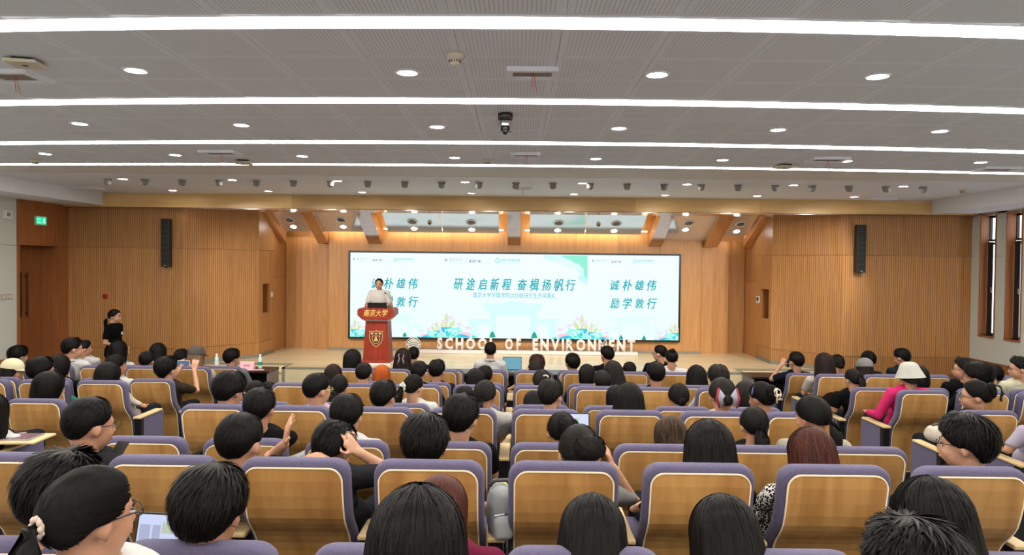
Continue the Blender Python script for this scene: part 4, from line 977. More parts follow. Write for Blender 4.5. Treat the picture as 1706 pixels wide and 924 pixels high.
SH = .172
def pose(name):
    """joints of a figure that faces +Y; sitting figures have the floor at z = 0 and the seat at .475"""
    P = dict(hip=(0, .415, .545), waist=(0, .375, .66), chest=(0, .315, .82), neckb=(0, .262, .945), sh=[(-SH, .285, .895), (SH, .285, .895)],
             el=[(-.232, .40, .675), (.232, .40, .675)], wr=[(-.12, .60, .625), (.12, .60, .625)], hd=[((.25, .9, -.25), 1), ((-.25, .9, -.25), -1)],
             hipj=[(-.085, .43, .545), (.085, .43, .545)], kn=[(-.13, .80, .53), (.13, .80, .53)], an=[(-.13, .80, .09), (.13, .80, .09)], curl=.6, up=[(0, .2, 1)]*2, hc=HC, neck=NECK, vox=.0105)
    if name == 'headhand':      # one hand up to the side of the head
        P['el'][1] = (.30, .40, .80); P['wr'][1] = (.17, .34, 1.02); P['hd'][1] = ((-.35, -.25, .9), -1); P['up'][1] = (1, -.2, .3); P['vox'] = .0075; P['curl'] = .5
    if name == 'handback':      # left hand on the back of the head, fingers up
        P['el'][0] = (-.33, .30, .86); P['wr'][0] = (-.16, .16, 1.03); P['hd'][0] = ((.62, .05, .75), 1); P['up'][0] = (-.3, -1, .2); P['vox'] = .0075; P['curl'] = .35
    if name == 'behindhead':    # both hands up behind the neck
        P['el'] = [(-.36, .36, .93), (.34, .36, .90)]; P['wr'] = [(-.17, .22, 1.06), (.16, .25, 1.0)]; P['hd'] = [((.25, -.25, 1), 1), ((-.6, -.25, .75), -1)]; P['up'] = [(-1, -.4, 0), (1, -.4, 0)]; P['vox'] = .0075; P['curl'] = .3
        P.update(chest=(0, .33, .86), neckb=(0, .36, 1.01), sh=[(-.185, .35, .955), (.185, .35, .955)], hc=Vector((0, .45, 1.09)), neck=Vector((0, .40, 1.02)),
                 el=[(-.30, .52, 1.0), (.34, .50, .93)], wr=[(-.19, .40, 1.10), (.17, .42, 1.06)])
    if name == 'phone':         # both hands lifted in front, holding a phone
        P['el'] = [(-.15, .50, .85), (.24, .50, .80)]; P['wr'] = [(-.02, .58, 1.06), (.155, .58, 1.06)]; P['hd'] = [((-.1, .3, 1), 1), ((.05, .3, 1), -1)]; P['up'] = [(-.4, -1, 0), (.4, -1, 0)]; P['vox'] = .0075; P['curl'] = 1.0
    if name == 'armup':         # left hand lifted to the face with a phone
        P['el'][0] = (-.30, .40, .83); P['wr'][0] = (-.17, .40, 1.03); P['hd'][0] = ((.45, .1, .8), 1); P['up'][0] = (-.6, -.6, .3); P['vox'] = .0075; P['curl'] = 1.0
    if name == 'rest':          # left forearm laid on the armrest
        P['el'][0] = (-.285, .33, .66); P['wr'][0] = (-.27, .56, .64); P['hd'][0] = ((.3, .9, .0), 1); P['vox'] = .0085
    if name in ('stand', 'speaker'):
        z = .0
        P = dict(hip=(0, 0, .90), waist=(0, .005, 1.04), chest=(0, .0, 1.24), neckb=(0, -.012, 1.385), sh=[(-SH, -.005, 1.335), (SH, -.005, 1.335)],
                 el=[(-.215, -.03, 1.06), (.215, -.03, 1.06)], wr=[(-.09, .19, .94), (.03, .20, .94)], hd=[((.75, .3, -.45), 1), ((-.45, .35, -.65), -1)],
                 hipj=[(-.085, 0, .87), (.085, 0, .87)], kn=[(-.095, .01, .48), (.095, .01, .48)], an=[(-.10, -.01, .08), (.10, -.01, .08)], curl=.7, up=[(0, 1, .4)]*2,
                 hc=Vector((0, .0, 1.53)), neck=Vector((0, -.015, 1.425)), vox=.0085)
        if name == 'speaker':
            P['el'] = [(-.26, .02, 1.10), (.26, .02, 1.10)]; P['wr'] = [(-.23, .24, 1.13), (.23, .24, 1.13)]; P['hd'] = [((.35, .9, .0), 1), ((-.35, .9, 0), -1)]; P['up'] = [(0, 0, 1)]*2; P['curl'] = .5
    P['name'] = name; return P
def torso(b, P, g=0.0, shoulders=True):
    def E(c, r, tilt=0):
        M = Matrix.Translation(c) @ Matrix.Rotation(tilt, 4, 'X'); b.ell((0, 0, 0), tuple(q+g for q in r), 18, 11, M=M)
    E(P['hip'], (.165, .125, .115)); E(P['waist'], (.138, .108, .15)); E(P['chest'], (.162, .112, .165), -.15)
    a, c = Vector(P['sh'][0]), Vector(P['sh'][1]); a2 = a.lerp(c, .06); c2 = c.lerp(a, .06)
    capsule(b, a2, c2, .052+g, .052+g)
    nb = Vector(P['neckb'])
    for q in (a2, c2): capsule(b, nb+Vector((0, -.004, -.012)), q.lerp(nb, .22)+Vector((0, 0, .004)), .050+g*.8, .045+g)
def make_body(P):
    b = MB(); torso(b, P); nb = Vector(P['neckb']); hc = P['hc']
    capsule(b, nb+Vector((0, 0, -.03)), Vector(hc)+Vector((0, -.022, -.055)), .056, .054, 14)
    head_parts(b, hc)
    for s in (0, 1):
        capsule(b, P['sh'][s], P['el'][s], .050, .038); capsule(b, P['el'][s], P['wr'][s], .038, .024)
        d, sd = P['hd'][s]; hand(b, P['wr'][s], d, sd, P['up'][s], P['curl'])
        capsule(b, P['hipj'][s], P['kn'][s], .078, .056); capsule(b, P['kn'][s], P['an'][s], .054, .036)
        an = Vector(P['an'][s]); capsule(b, an+Vector((0, -.015, -.04)), an+Vector((0, .14, -.052)), .036, .030)
    return remesh(b, P['vox'], 3, .16 if P['vox'] < .009 else .26, 'person')
def make_shirt(P, sleeve=.62, g=.013, long_=False, hem=0):
    b = MB(); torso(b, P, g)
    for s in (0, 1):
        sh, el, wr = Vector(P['sh'][s]), Vector(P['el'][s]), Vector(P['wr'][s])
        if long_: capsule(b, sh, el, .060+g*.6, .050); capsule(b, el, el.lerp(wr, .92), .049, .036)
        else: capsule(b, sh, sh.lerp(el, sleeve), .060+g*.6, .058)
    if hem: h = Vector(P['hip']); b.ell(h+Vector((0, 0, -.06)), (.172+g, .132+g, .10), 18, 10)
    return remesh(b, .014, 4, .55, 'shirt', .5)
def make_trousers(P, skirt=False):
    b = MB(); b.ell(P['hip'], (.172, .130, .12), 18, 10)
    for s in (0, 1):
        capsule(b, P['hipj'][s], P['kn'][s], .088, .068); kn = Vector(P['kn'][s]); capsule(b, kn, kn.lerp(Vector(P['an'][s]), .9), .066, .052)
    return remesh(b, .018, 3, .5, 'trousers')
def make_shoes(P):
    b = MB()
    for s in (0, 1):
        an = Vector(P['an'][s]); capsule(b, an+Vector((0, -.02, -.042)), an+Vector((0, .145, -.050)), .044, .038)
    return remesh(b, .014, 2, .6, 'shoes')
_cache = {}
def getm(kind, P, **k):
    key = (kind, P['name'], tuple(sorted(k.items())))
    if key not in _cache: _cache[key] = {'body': make_body, 'shirt': make_shirt, 'trousers': make_trousers, 'shoes': make_shoes}[kind](P, **k)
    return _cache[key]
def sstep(t): t = np.clip(t, 0, 1); return t*t*(3-2*t)
def deform(src, P, dv, HR, hs, name, m, z0, z1, slim=1.0):
    """lean the trunk by dv and turn the head by HR (3x3) about the neck; hs scales the head"""
    me = src.copy(); me.name = name; n = len(me.vertices); co = np.empty(n*3); me.vertices.foreach_get('co', co); co = co.reshape(-1, 3)
    nk = np.array(P['neck']); w = sstep((co[:, 2]-(nk[2]-.055))/.085)
    hc = np.array(P['hc']); hd = np.linalg.norm((co-hc)/np.array((.125, .15, .17)), axis=1)
    nd = np.hypot(co[:, 0]-nk[0], co[:, 1]-nk[1]); mask = np.where((hd < 1.0) | ((nd < .075) & (co[:, 2] < hc[2])), 1.0, 0.0)
    w = (w*mask)[:, None]
    hcp = co-nk; rot = (hcp @ np.array(HR).T)*(1+(hs-1)*w)+nk
    co2 = co*(1-w)+rot*w
    t = sstep((co[:, 2]-z0)/(z1-z0))[:, None]
    co2 = co2+t*np.array(dv)
    me.vertices.foreach_set('co', co2.ravel()); me.materials.clear(); me.materials.append(m); me.update(); return me

# ---------------------------------------------------------------- hair (built round a head centred on the origin, face to +Y)
EC = np.array((0, -.012, .02)); ER = np.array((.078, .098, .095))
def azc(a): return np.abs((a+PI) % (2*PI)-PI)          # 0 at the face, pi at the nape
def lerp_tab(x, xs, ys): return np.interp(x, xs, ys)
HAIR = {   # hairline polar angle by azimuth (deg) | thickness top/low | drape length by azimuth | strand lift
 'short':  dict(th=[(0, 56), (35, 61), (58, 84), (75, 99), (100, 103), (118, 130), (135, 146), (180, 152)], t=(.017, .006), lift=.015),
 'under':  dict(th=[(0, 54), (35, 60), (58, 82), (75, 95), (100, 98), (118, 124), (135, 138), (180, 145)], t=(.016, .002), lift=.008),
 'thick':  dict(th=[(0, 68), (35, 74), (58, 92), (75, 104), (100, 108), (118, 132), (135, 148), (180, 153)], t=(.026, .012), lift=.018),
 'spiky':  dict(th=[(0, 58), (35, 62), (58, 84), (75, 98), (100, 102), (118, 128), (135, 142), (180, 148)], t=(.018, .007), lift=.018),
 'balding': dict(th=[(0, 38), (30, 46), (58, 80), (75, 95), (100, 100), (118, 124), (135, 138), (180, 144)], t=(.008, .005), lift=.004),
 'bob':    dict(th=[(0, 62), (40, 70), (60, 92), (180, 96)], t=(.020, .018), dr=[(0, 0), (45, 0), (65, .085), (100, .11), (180, .12)], lift=.006),
 'long':   dict(th=[(0, 55), (35, 62), (60, 92), (180, 96)], t=(.019, .017), dr=[(0, 0), (45, 0), (62, .20), (100, .26), (180, .28)], lift=.006),
 'verylong': dict(th=[(0, 55), (35, 62), (60, 92), (180, 96)], t=(.020, .018), dr=[(0, 0), (45, 0), (62, .30), (100, .48), (180, .50)], lift=.008),
 'sleek':  dict(th=[(0, 52), (35, 60), (58, 88), (75, 102), (100, 106), (118, 126), (135, 138), (180, 143)], t=(.010, .008), lift=.003),
 'hatted': dict(th=[(0, 60), (35, 70), (58, 92), (180, 96)], t=(.004, .008), dr=[(0, 0), (45, 0), (65, .06), (100, .09), (180, .10)], lift=.002),
 'hatlong': dict(th=[(0, 60), (35, 70), (58, 92), (180, 96)], t=(.004, .010), dr=[(0, 0), (45, 0), (62, .16), (100, .24), (180, .26)], lift=.002),
 'curtain': dict(th=[(0, 70), (12, 58), (40, 84), (70, 102), (100, 108), (118, 130), (135, 146), (180, 152)], t=(.028, .012), lift=.010),
}
def surf(st, az, v, off=0.0):
    H_ = HAIR[st]; a = np.degrees(azc(az)); th = np.radians(np.interp(a, *zip(*H_['th'])))
    dr = np.interp(a, *zip(*H_['dr'])) if 'dr' in H_ else np.zeros_like(a)
    L1 = th*.1; L = L1+dr; s = v*L; te = np.minimum(s/.1, th); d = np.maximum(0, s-L1)
    t0, t1 = H_['t']; u = te/np.maximum(th, 1e-6); t = t0+(t1-t0)*np.clip((u-.35)/.65, 0, 1)**1.5
    if 'dr' not in H_: t = t-np.where(u > .93, (u-.93)/.07*(t1+.004), 0)
    t = t+off; sx = np.sin(az)*np.sin(te); sy = np.cos(az)*np.sin(te); sz = np.cos(te)
    x = EC[0]+sx*(ER[0]+t); y = EC[1]+sy*(ER[1]+t); z = EC[2]+sz*(ER[2]+t)
    if st == 'curtain': z = z-.012*np.exp(-(x/.010)**2)*(sz > .2)
    if 'dr' in H_:
        fl = d*(.16 if st != 'bob' else .05)-d*d*.25; x = x*(1+fl/.09); y = y+np.where(sy < 0, -d*.10+d*d*.12, -d*.12)*(1-np.clip(d-.15, 0, .4)*.8); z = z-d
        if st == 'bob': k = np.clip(d/.12, 0, 1)**2*.014; x = x-np.sign(x)*k; y = y+k*(sy < 0)
    return np.stack([x, y, z], -1)
def ribbons(paths, widths, normals_c=None):
    """paths: N x S x 3; thin tapering strands lying on the surface"""
    N, S_, _ = paths.shape; tan = np.gradient(paths, axis=1); c = np.array(normals_c if normals_c is not None else EC)
    nr = paths-c; nr[..., 2] *= .3; sd = np.cross(tan, nr); sd /= np.linalg.norm(sd, axis=2, keepdims=True)+1e-9
    w = widths[:, None, None]*np.sin(np.linspace(.35, PI*.97, S_))[None, :, None]
    A = paths-sd*w; B = paths+sd*w; V = np.stack([A, B], 2).reshape(-1, 3)
    i = np.arange(N)[:, None]*S_*2+np.arange(S_-1)[None, :]*2; i = i.ravel()
    return V, np.stack([i, i+1, i+3, i+2], 1)
def hair_mesh(style, base, n, extras=()):
    b = MB(); na, nv = 40, 18; az = np.linspace(0, 2*PI, na, endpoint=False)
    vs = [tuple(surf(base, np.array([0.]), np.array([0.]))[0])]; rng = np.random.default_rng(abs(hash(style)) % 1000 if 0 else sum(map(ord, style)))
    for j in range(1, nv+1):
        p = surf(base, az, np.full(na, j/nv)); vs += [tuple(q) for q in p]
    fs = [(0, 1+k, 1+(k+1) % na) for k in range(na)]
    for j in range(nv-1):
        for k in range(na): a = 1+j*na+k; c = 1+j*na+(k+1) % na; fs.append((a, a+na, c+na, c))
    if 'dr' in HAIR[base]:      # close the underside of the falling hair
        o = len(vs); vs.append((0, -.06, vs[1+(nv-1)*na+na//2][2]*.6)); e = 1+(nv-1)*na
        for k in range(na//6, na-na//6): fs.append((e+k, o, e+k+1))
    b.add(vs, fs)
    pony = any(e[0] in ('tail', 'bun', 'claw') for e in extras)
    S_ = 7; a0 = rng.uniform(0, 2*PI, n); lift = HAIR[base]['lift']
    if pony:
        tie = Vector(extras[0][1]); td = np.array((tie.x/ER[0], (tie.y-EC[1])/ER[1], (tie.z-EC[2])/ER[2])); td /= np.linalg.norm(td)
        a = np.degrees(azc(a0)); th = np.radians(np.interp(a, *zip(*HAIR[base]['th'])))*rng.uniform(.4, .93, n)
        d0 = np.stack([np.sin(a0)*np.sin(th), np.cos(a0)*np.sin(th), np.cos(th)], -1); om = np.arccos(np.clip(d0@td, -1, 1)); u = np.linspace(0, .97, S_)
        so = np.sin(om)[:, None, None]+1e-6
        D = (np.sin((1-u)[None, :, None]*om[:, None, None])*d0[:, None]+np.sin(u[None, :, None]*om[:, None, None])*td)/so
        off = (HAIR[base]['t'][0]+.001+rng.uniform(0, .004, n))[:, None, None]; P_ = EC+D*(ER+off)
    else:
        v0 = rng.uniform(0.02, .5 if 'dr' in HAIR[base] else .78, n); ln = rng.uniform(.25, .5, n); v1 = np.minimum(v0+ln, 1.02 if 'dr' in HAIR[base] else .99)
        if 'dr' in HAIR[base]: v1 = np.where(rng.random(n) < .6, rng.uniform(.9, 1.03, n), v1)
        u = np.linspace(0, 1, S_); vv = v0[:, None]+(v1-v0)[:, None]*u; sw = rng.normal(0, .22, n)[:, None]*u if 'dr' not in HAIR[base] else rng.normal(0, .03, n)[:, None]*u
        aa = a0[:, None]+sw+(.25*u if 'dr' not in HAIR[base] else 0); off = .0005+(0 if 'hat' in base else 1)*rng.uniform(0, 1, n)[:, None]*lift*u**2*(1-.8*np.clip(vv-.55, 0, 1)) if base != 'long' else .0005+rng.uniform(0, .006, n)[:, None]*np.ones(S_)
        P_ = surf(base, aa, vv, off)
        if base == 'spiky': P_[..., 2] += (u**2*.010)[None]*(P_[..., 2] > .03)
    V, Fq = ribbons(P_, rng.uniform(.0018, .0042, n)); b.add(V.tolist(), Fq.tolist())
    for e in extras:
        if e[0] == 'tail':
            pts = [Vector(q) for q in e[2]]; rs = e[3]; c = [];
            b.tube(pts, rs, 14, .8); m = n//3; ang = rng.uniform(0, 2*PI, m); T = len(pts)
            P2 = np.array([[list(pts[j]+Vector((math.cos(g)*rs[j]*1.04, math.sin(g)*rs[j]*.9 if abs(pts[j].z-pts[0].z) > .01 else 0, math.sin(g)*rs[j]*.5))) for j in range(T)] for g in ang])
            V, Fq = ribbons(P2, rng.uniform(.002, .005, m), np.array(pts[len(pts)//2])); b.add(V.tolist(), Fq.tolist())
        if e[0] in ('bun', 'claw'):
            c = Vector(e[1])+Vector(e[2]); r = e[3]; b.ell(c, r, 16, 10); m = n//3
            a = rng.uniform(0, 2*PI, m); tilt = rng.uniform(-1, 1, m); u = np.linspace(0, 2.2, S_); P2 = []
            for i in range(m):
                ax = Vector((rng.normal(), rng.normal()*.3, rng.normal())).normalized(); q = ax.orthogonal().normalized(); w2 = ax.cross(q); sp = 1.0+rng.uniform(.0, .22 if e[0] == 'claw' else .06)
                P2.append([[c[k]+(q[k]*math.cos(t)+w2[k]*math.sin(t))*r[k]*sp for k in range(3)] for t in u+a[i]])
            V, Fq = ribbons(np.array(P2), rng.uniform(.0025, .006, m), np.array(c)); b.add(V.tolist(), Fq.tolist())
    me = b.mesh('hair', HM['black'], True); return me
TAIL = lambda tie, dn=.24, r=.034, sw=0.0: ('tail', tie, [tie, (tie[0]+sw*.2, tie[1]-.028, tie[2]-.004), (tie[0]+sw*.4, tie[1]-.045, tie[2]-dn*.28), (tie[0]+sw*.7, tie[1]-.030, tie[2]-dn*.65), (tie[0]+sw, tie[1]-.008, tie[2]-dn), (tie[0]+sw, tie[1]-.004, tie[2]-dn*1.08)], [.013, .022, r, r*.85, r*.4, .004])
STY = {
 'short': ('short', ()), 'under': ('under', ()), 'thick': ('thick', ()), 'spiky': ('spiky', ()), 'balding': ('balding', ()), 'bob': ('bob', ()), 'long': ('long', ()), 'verylong': ('verylong', ()), 'curtain': ('curtain', ()), 'hatted': ('hatted', ()), 'hatlong': ('hatlong', ()),
 'pony': ('sleek', (TAIL((0, -.112, .005), .27, .046),)), 'lowpony': ('sleek', (TAIL((0, -.104, -.035), .22),)), 'highpony': ('sleek', (TAIL((0, -.110, .055), .26, .038),)),
 'widepony': ('sleek', (TAIL((-.045, -.102, .0), .26, .045, -.05),)),
 'bun': ('sleek', (('bun', (0, -.07, .085), (0, -.018, .02), (.034, .034, .030)),)), 'lowbun': ('sleek', (('bun', (0, -.105, -.02), (0, -.018, -.005), (.040, .030, .036)),)),
 'claw': ('sleek', (('claw', (0, -.100, .03), (0, -.015, .012), (.050, .030, .052)),)), 'messy': ('sleek', (('claw', (.02, -.105, .02), (.012, -.022, .01), (.058, .038, .045)),)),
 'halfup': ('long', (('claw', (0, -.115, .03), (0, -.006, 0), (.030, .014, .03)),)),
}
_hair = {}
def hair_for(style, near):
    key = (style, near)
    if key not in _hair:
        base, ex = STY[style]; 
        _hair[key] = hair_mesh(style, base, 2600 if near else 420, ex)
    return _hair[key]

FAB = {}
def fabric(rgb, pattern=None):
    key = (rgb, pattern)
    if key in FAB: return FAB[key]
    q = tuple(int(c*(.80 if sum(rgb) > 200 else .62)) for c in rgb); m = mat('cloth_%d_%d_%d%s' % (rgb+(pattern or '',)), srgb(*q), .95, .06, noise=.10, nscale=14, bump=.35)
    rgb = q
    if pattern == 'check':
        nt = m.node_tree; N = nt.nodes; tc = N.new('ShaderNodeTexCoord'); ch = N.new('ShaderNodeTexBrick'); ch.offset = 0
        ch.inputs['Scale'].default_value = 60; ch.inputs['Color1'].default_value = srgb(*rgb); ch.inputs['Color2'].default_value = srgb(*rgb); ch.inputs['Mortar'].default_value = srgb(120, 116, 100)
        ch.inputs['Mortar Size'].default_value = .09; ch.inputs['Brick Width'].default_value = .5; ch.inputs['Row Height'].default_value = .5
        nt.links.new(tc.outputs['Object'], ch.inputs['Vector']); nt.links.new(ch.outputs['Color'], N['Principled BSDF'].inputs['Base Color'])
    if pattern == 'print':
        nt = m.node_tree; N = nt.nodes; tc = N.new('ShaderNodeTexCoord'); ch = N.new('ShaderNodeTexVoronoi'); ch.inputs['Scale'].default_value = 95
        cr = N.new('ShaderNodeValToRGB'); cr.color_ramp.interpolation = 'CONSTANT'; cr.color_ramp.elements[0].color = srgb(*rgb); cr.color_ramp.elements[1].color = srgb(210, 206, 200); cr.color_ramp.elements[1].position = .52
        nt.links.new(tc.outputs['Object'], ch.inputs['Vector']); nt.links.new(ch.outputs['Distance'], cr.inputs[0]); nt.links.new(cr.outputs[0], N['Principled BSDF'].inputs['Base Color'])
    FAB[key] = m; return m
# small things worn on the head, in head coordinates
def ring(b, c, r, t, ax='Y', n=20, a0=0, a1=2*PI, sq=1.0):
    pts = []
    for k in range(n+1):
        a = a0+(a1-a0)*k/n; pts.append((c[0]+r*math.cos(a), c[1], c[2]+r*sq*math.sin(a)) if ax == 'Y' else ((c[0]+r*math.cos(a), c[1]+r*sq*math.sin(a), c[2]) if ax == 'Z' else (c[0], c[1]+r*math.cos(a), c[2]+r*sq*math.sin(a))))
    b.tube(pts, t, 8)
_w = {}
def worn(kind):
    if kind in _w: return _w[kind]
    b = MB(); ms = None; nm = kind
    if kind.startswith('glasses'):
        for s in (-1, 1):
            ring(b, (s*.032, .098, .006), .022, .0016, sq=.8); b.tube([(s*.054, .096, .010), (s*.074, .07, .012), (s*.080, .0, .006), (s*.080, -.012, -.006)], .0020, 6)
        b.tube([(-.010, .099, .010), (.010, .099, .010)], .0016, 6)
        ms = mat('yellow_frame', srgb(190, 196, 70), .4) if kind.endswith('yellow') else M_BLACKP; nm = 'glasses'
    elif kind == 'eyes':
        for s in (-1, 1):
            b.cur = 0; b.ell((s*.031, .0805, .004), (.0135, .009, .0062), 12, 8); b.cur = 1; b.ell((s*.031, .0868, .004), (.0058, .0040, .0058), 10, 6); b.ell((s*.031, .0825, .0098), (.0150, .009, .0022), 10, 6)
            b.cur = 2; b.tube([(s*.014, .090, .024), (s*.030, .0895, .029), (s*.047, .079, .024)], [.0026, .0032, .0015], 6)
        b.cur = 3; b.tube([(-.021, .092, -.056), (0, .1015, -.054), (.021, .092, -.056)], [.0015, .0042, .0015], 8)
        ms = [M_EYEW, M_EYE, M_BROW, M_LIP]; nm = 'face_features'
    elif kind in ('scrunchie', 'scrunchie_low', 'scrunchie_white'):
        z = -.035 if kind.endswith('low') else .005; c = Vector((0, -.124, z)); 
        for k in range(16):
            a = 2*PI*k/16; b.ell((c.x+.020*math.cos(a), c.y+.004*(k % 2), c.z+.020*math.sin(a)), (.009, .008, .009), 8, 6)
        ms = mat('pale_scrunchie', srgb(186, 164, 150), .8); nm = 'hair_tie'
    elif kind == 'flower':
        for k in range(5):
            a = 2*PI*k/5+.3; b.ell((-.045+.024*math.cos(a), -.118, .006+.026*math.sin(a)), (.019, .010, .019), 10, 6)
        b.ell((-.045, -.128, .006), (.010, .006, .010), 10, 6); ms = mat('pale_mint', srgb(184, 200, 182), .7); nm = 'flower_clip'
    elif kind == 'hairclip':
        ring(b, (.03, -.125, .045), .028, .007, n=10, a0=.3, a1=2.4); ms = mat('cream_clip', srgb(196, 184, 162), .4); nm = 'hair_clip'
    elif kind == 'ribbonclip':
        for s in (-1, 1): b.tube([(s*.012, -.128, .07), (s*.034, -.135, .045), (s*.018, -.138, .01), (s*.030, -.140, -.030), (s*.040, -.140, -.06)], [.004, .007, .006, .008, .006], 6, .5)
        ms = mat('lilac_ribbon', srgb(150, 126, 142), .6); nm = 'hair_ribbon'
    elif kind == 'bow':
        for s in (-1, 1):
            b.cur = 0; y = -.130; pts = [(s*.006, -.012), (s*.055, .052), (s*.072, -.010), (s*.058, -.072), (s*.020, -.040)]
            b.prism(pts if s > 0 else pts[::-1], y-.012, y+.004); b.cur = 1; pts = [(s*.055, .054), (s*.064, .058), (s*.082, -.012), (s*.062, -.078), (s*.054, -.074), (s*.070, -.010)]
            b.prism(pts if s > 0 else pts[::-1], y-.016, y+.004)
        b.cur = 1; b.ell((0, -.135, -.015), (.012, .012, .014), 10, 6)
        ms = [mat('grey_print_cloth', srgb(136, 136, 148), .8, noise=.6, nscale=160), mat('dark_red_cloth', srgb(140, 22, 38), .7)]; nm = 'hair_bow'
    elif kind == 'clawclip':
        for s in (-1, 1): b.tube([(s*.004, -.150, .075), (s*.030, -.158, .060), (s*.034, -.160, .03), (s*.014, -.164, .012), (s*.004, -.166, .035)], .0055, 8)
        b.tube([(0, -.150, .08), (-.012, -.160, .03), (-.016, -.158, -.03)], .006, 8); ms = mat('cream_clip', srgb(196, 184, 162), .4); nm = 'claw_clip'
    elif kind == 'clawclip_dark':
        for s in (-1, 1): b.tube([(s*.01, -.140, .09), (s*.035, -.175, .07), (s*.03, -.185, .02), (s*.012, -.17, -.01), (s*.03, -.165, -.04)], .008, 8)
        ms = M_BLACKP; nm = 'claw_clip'
    elif kind == 'headband':
        ring(b, (0, 0, .0), .1, .006, 'Y', 18, .3, PI-.3, 1.16); ms = mat('blue_band', srgb(70, 84, 120), .6); nm = 'headband'
    elif kind in ('cap', 'cap_cream', 'cap_grey'):
        prof_ = [(.0001, .118), (.03, .116), (.06, .100), (.082, .074), (.093, .040), (.095, .018)]
        b.lathe([(r*1.0, z) for r, z in prof_], 24, M=Matrix.Translation((0, -.012, .022)) @ Matrix.Diagonal((1.0, 1.20, 1.02, 1))); pts = []
        vs = []; fs = []; n = 12
        for k in range(n+1):
            a = PI*(.12+.76*k/n); vs += [(.092*math.cos(a), -.008+.095*math.sin(a), .045), (.085*math.cos(a), .0+.165*math.sin(a), .028), (.085*math.cos(a), .0+.165*math.sin(a), .022), (.092*math.cos(a), -.008+.095*math.sin(a), .037)]
        for k in range(n): q = k*4; fs += [(q, q+1, q+5, q+4), (q+1, q+2, q+6, q+5), (q+2, q+3, q+7, q+6)]
        b.add(vs, fs); b.ell((0, -.008, .138), (.007, .007, .005), 8, 5)
        b.tube([(-.03, -.100, .030), (0, -.104, .022), (.03, -.100, .030)], .005, 6)
        ms = {'cap': mat('dark_cap_cloth', srgb(62, 56, 54), .85), 'cap_cream': mat('cream_cap_cloth', srgb(196, 188, 154), .85), 'cap_grey': mat('grey_cap_cloth', srgb(104, 100, 100), .85)}[kind]; nm = 'cap'
    elif kind == 'bucket':
        b.lathe([(.0001, .124), (.035, .121), (.060, .110), (.077, .086), (.090, .048), (.100, .028), (.124, -.030), (.126, -.033), (.122, -.035), (.098, .024), (.09, .05)], 28, M=Matrix.Translation((0, -.012, .008)) @ Matrix.Diagonal((1.0, 1.18, 1.04, 1)))
        ms = mat('grey_white_cotton', srgb(166, 164, 156), .9, noise=.08, nscale=30, bump=.3); nm = 'bucket_hat'
    me = b.mesh(nm, ms, True); _w[kind] = me; return me

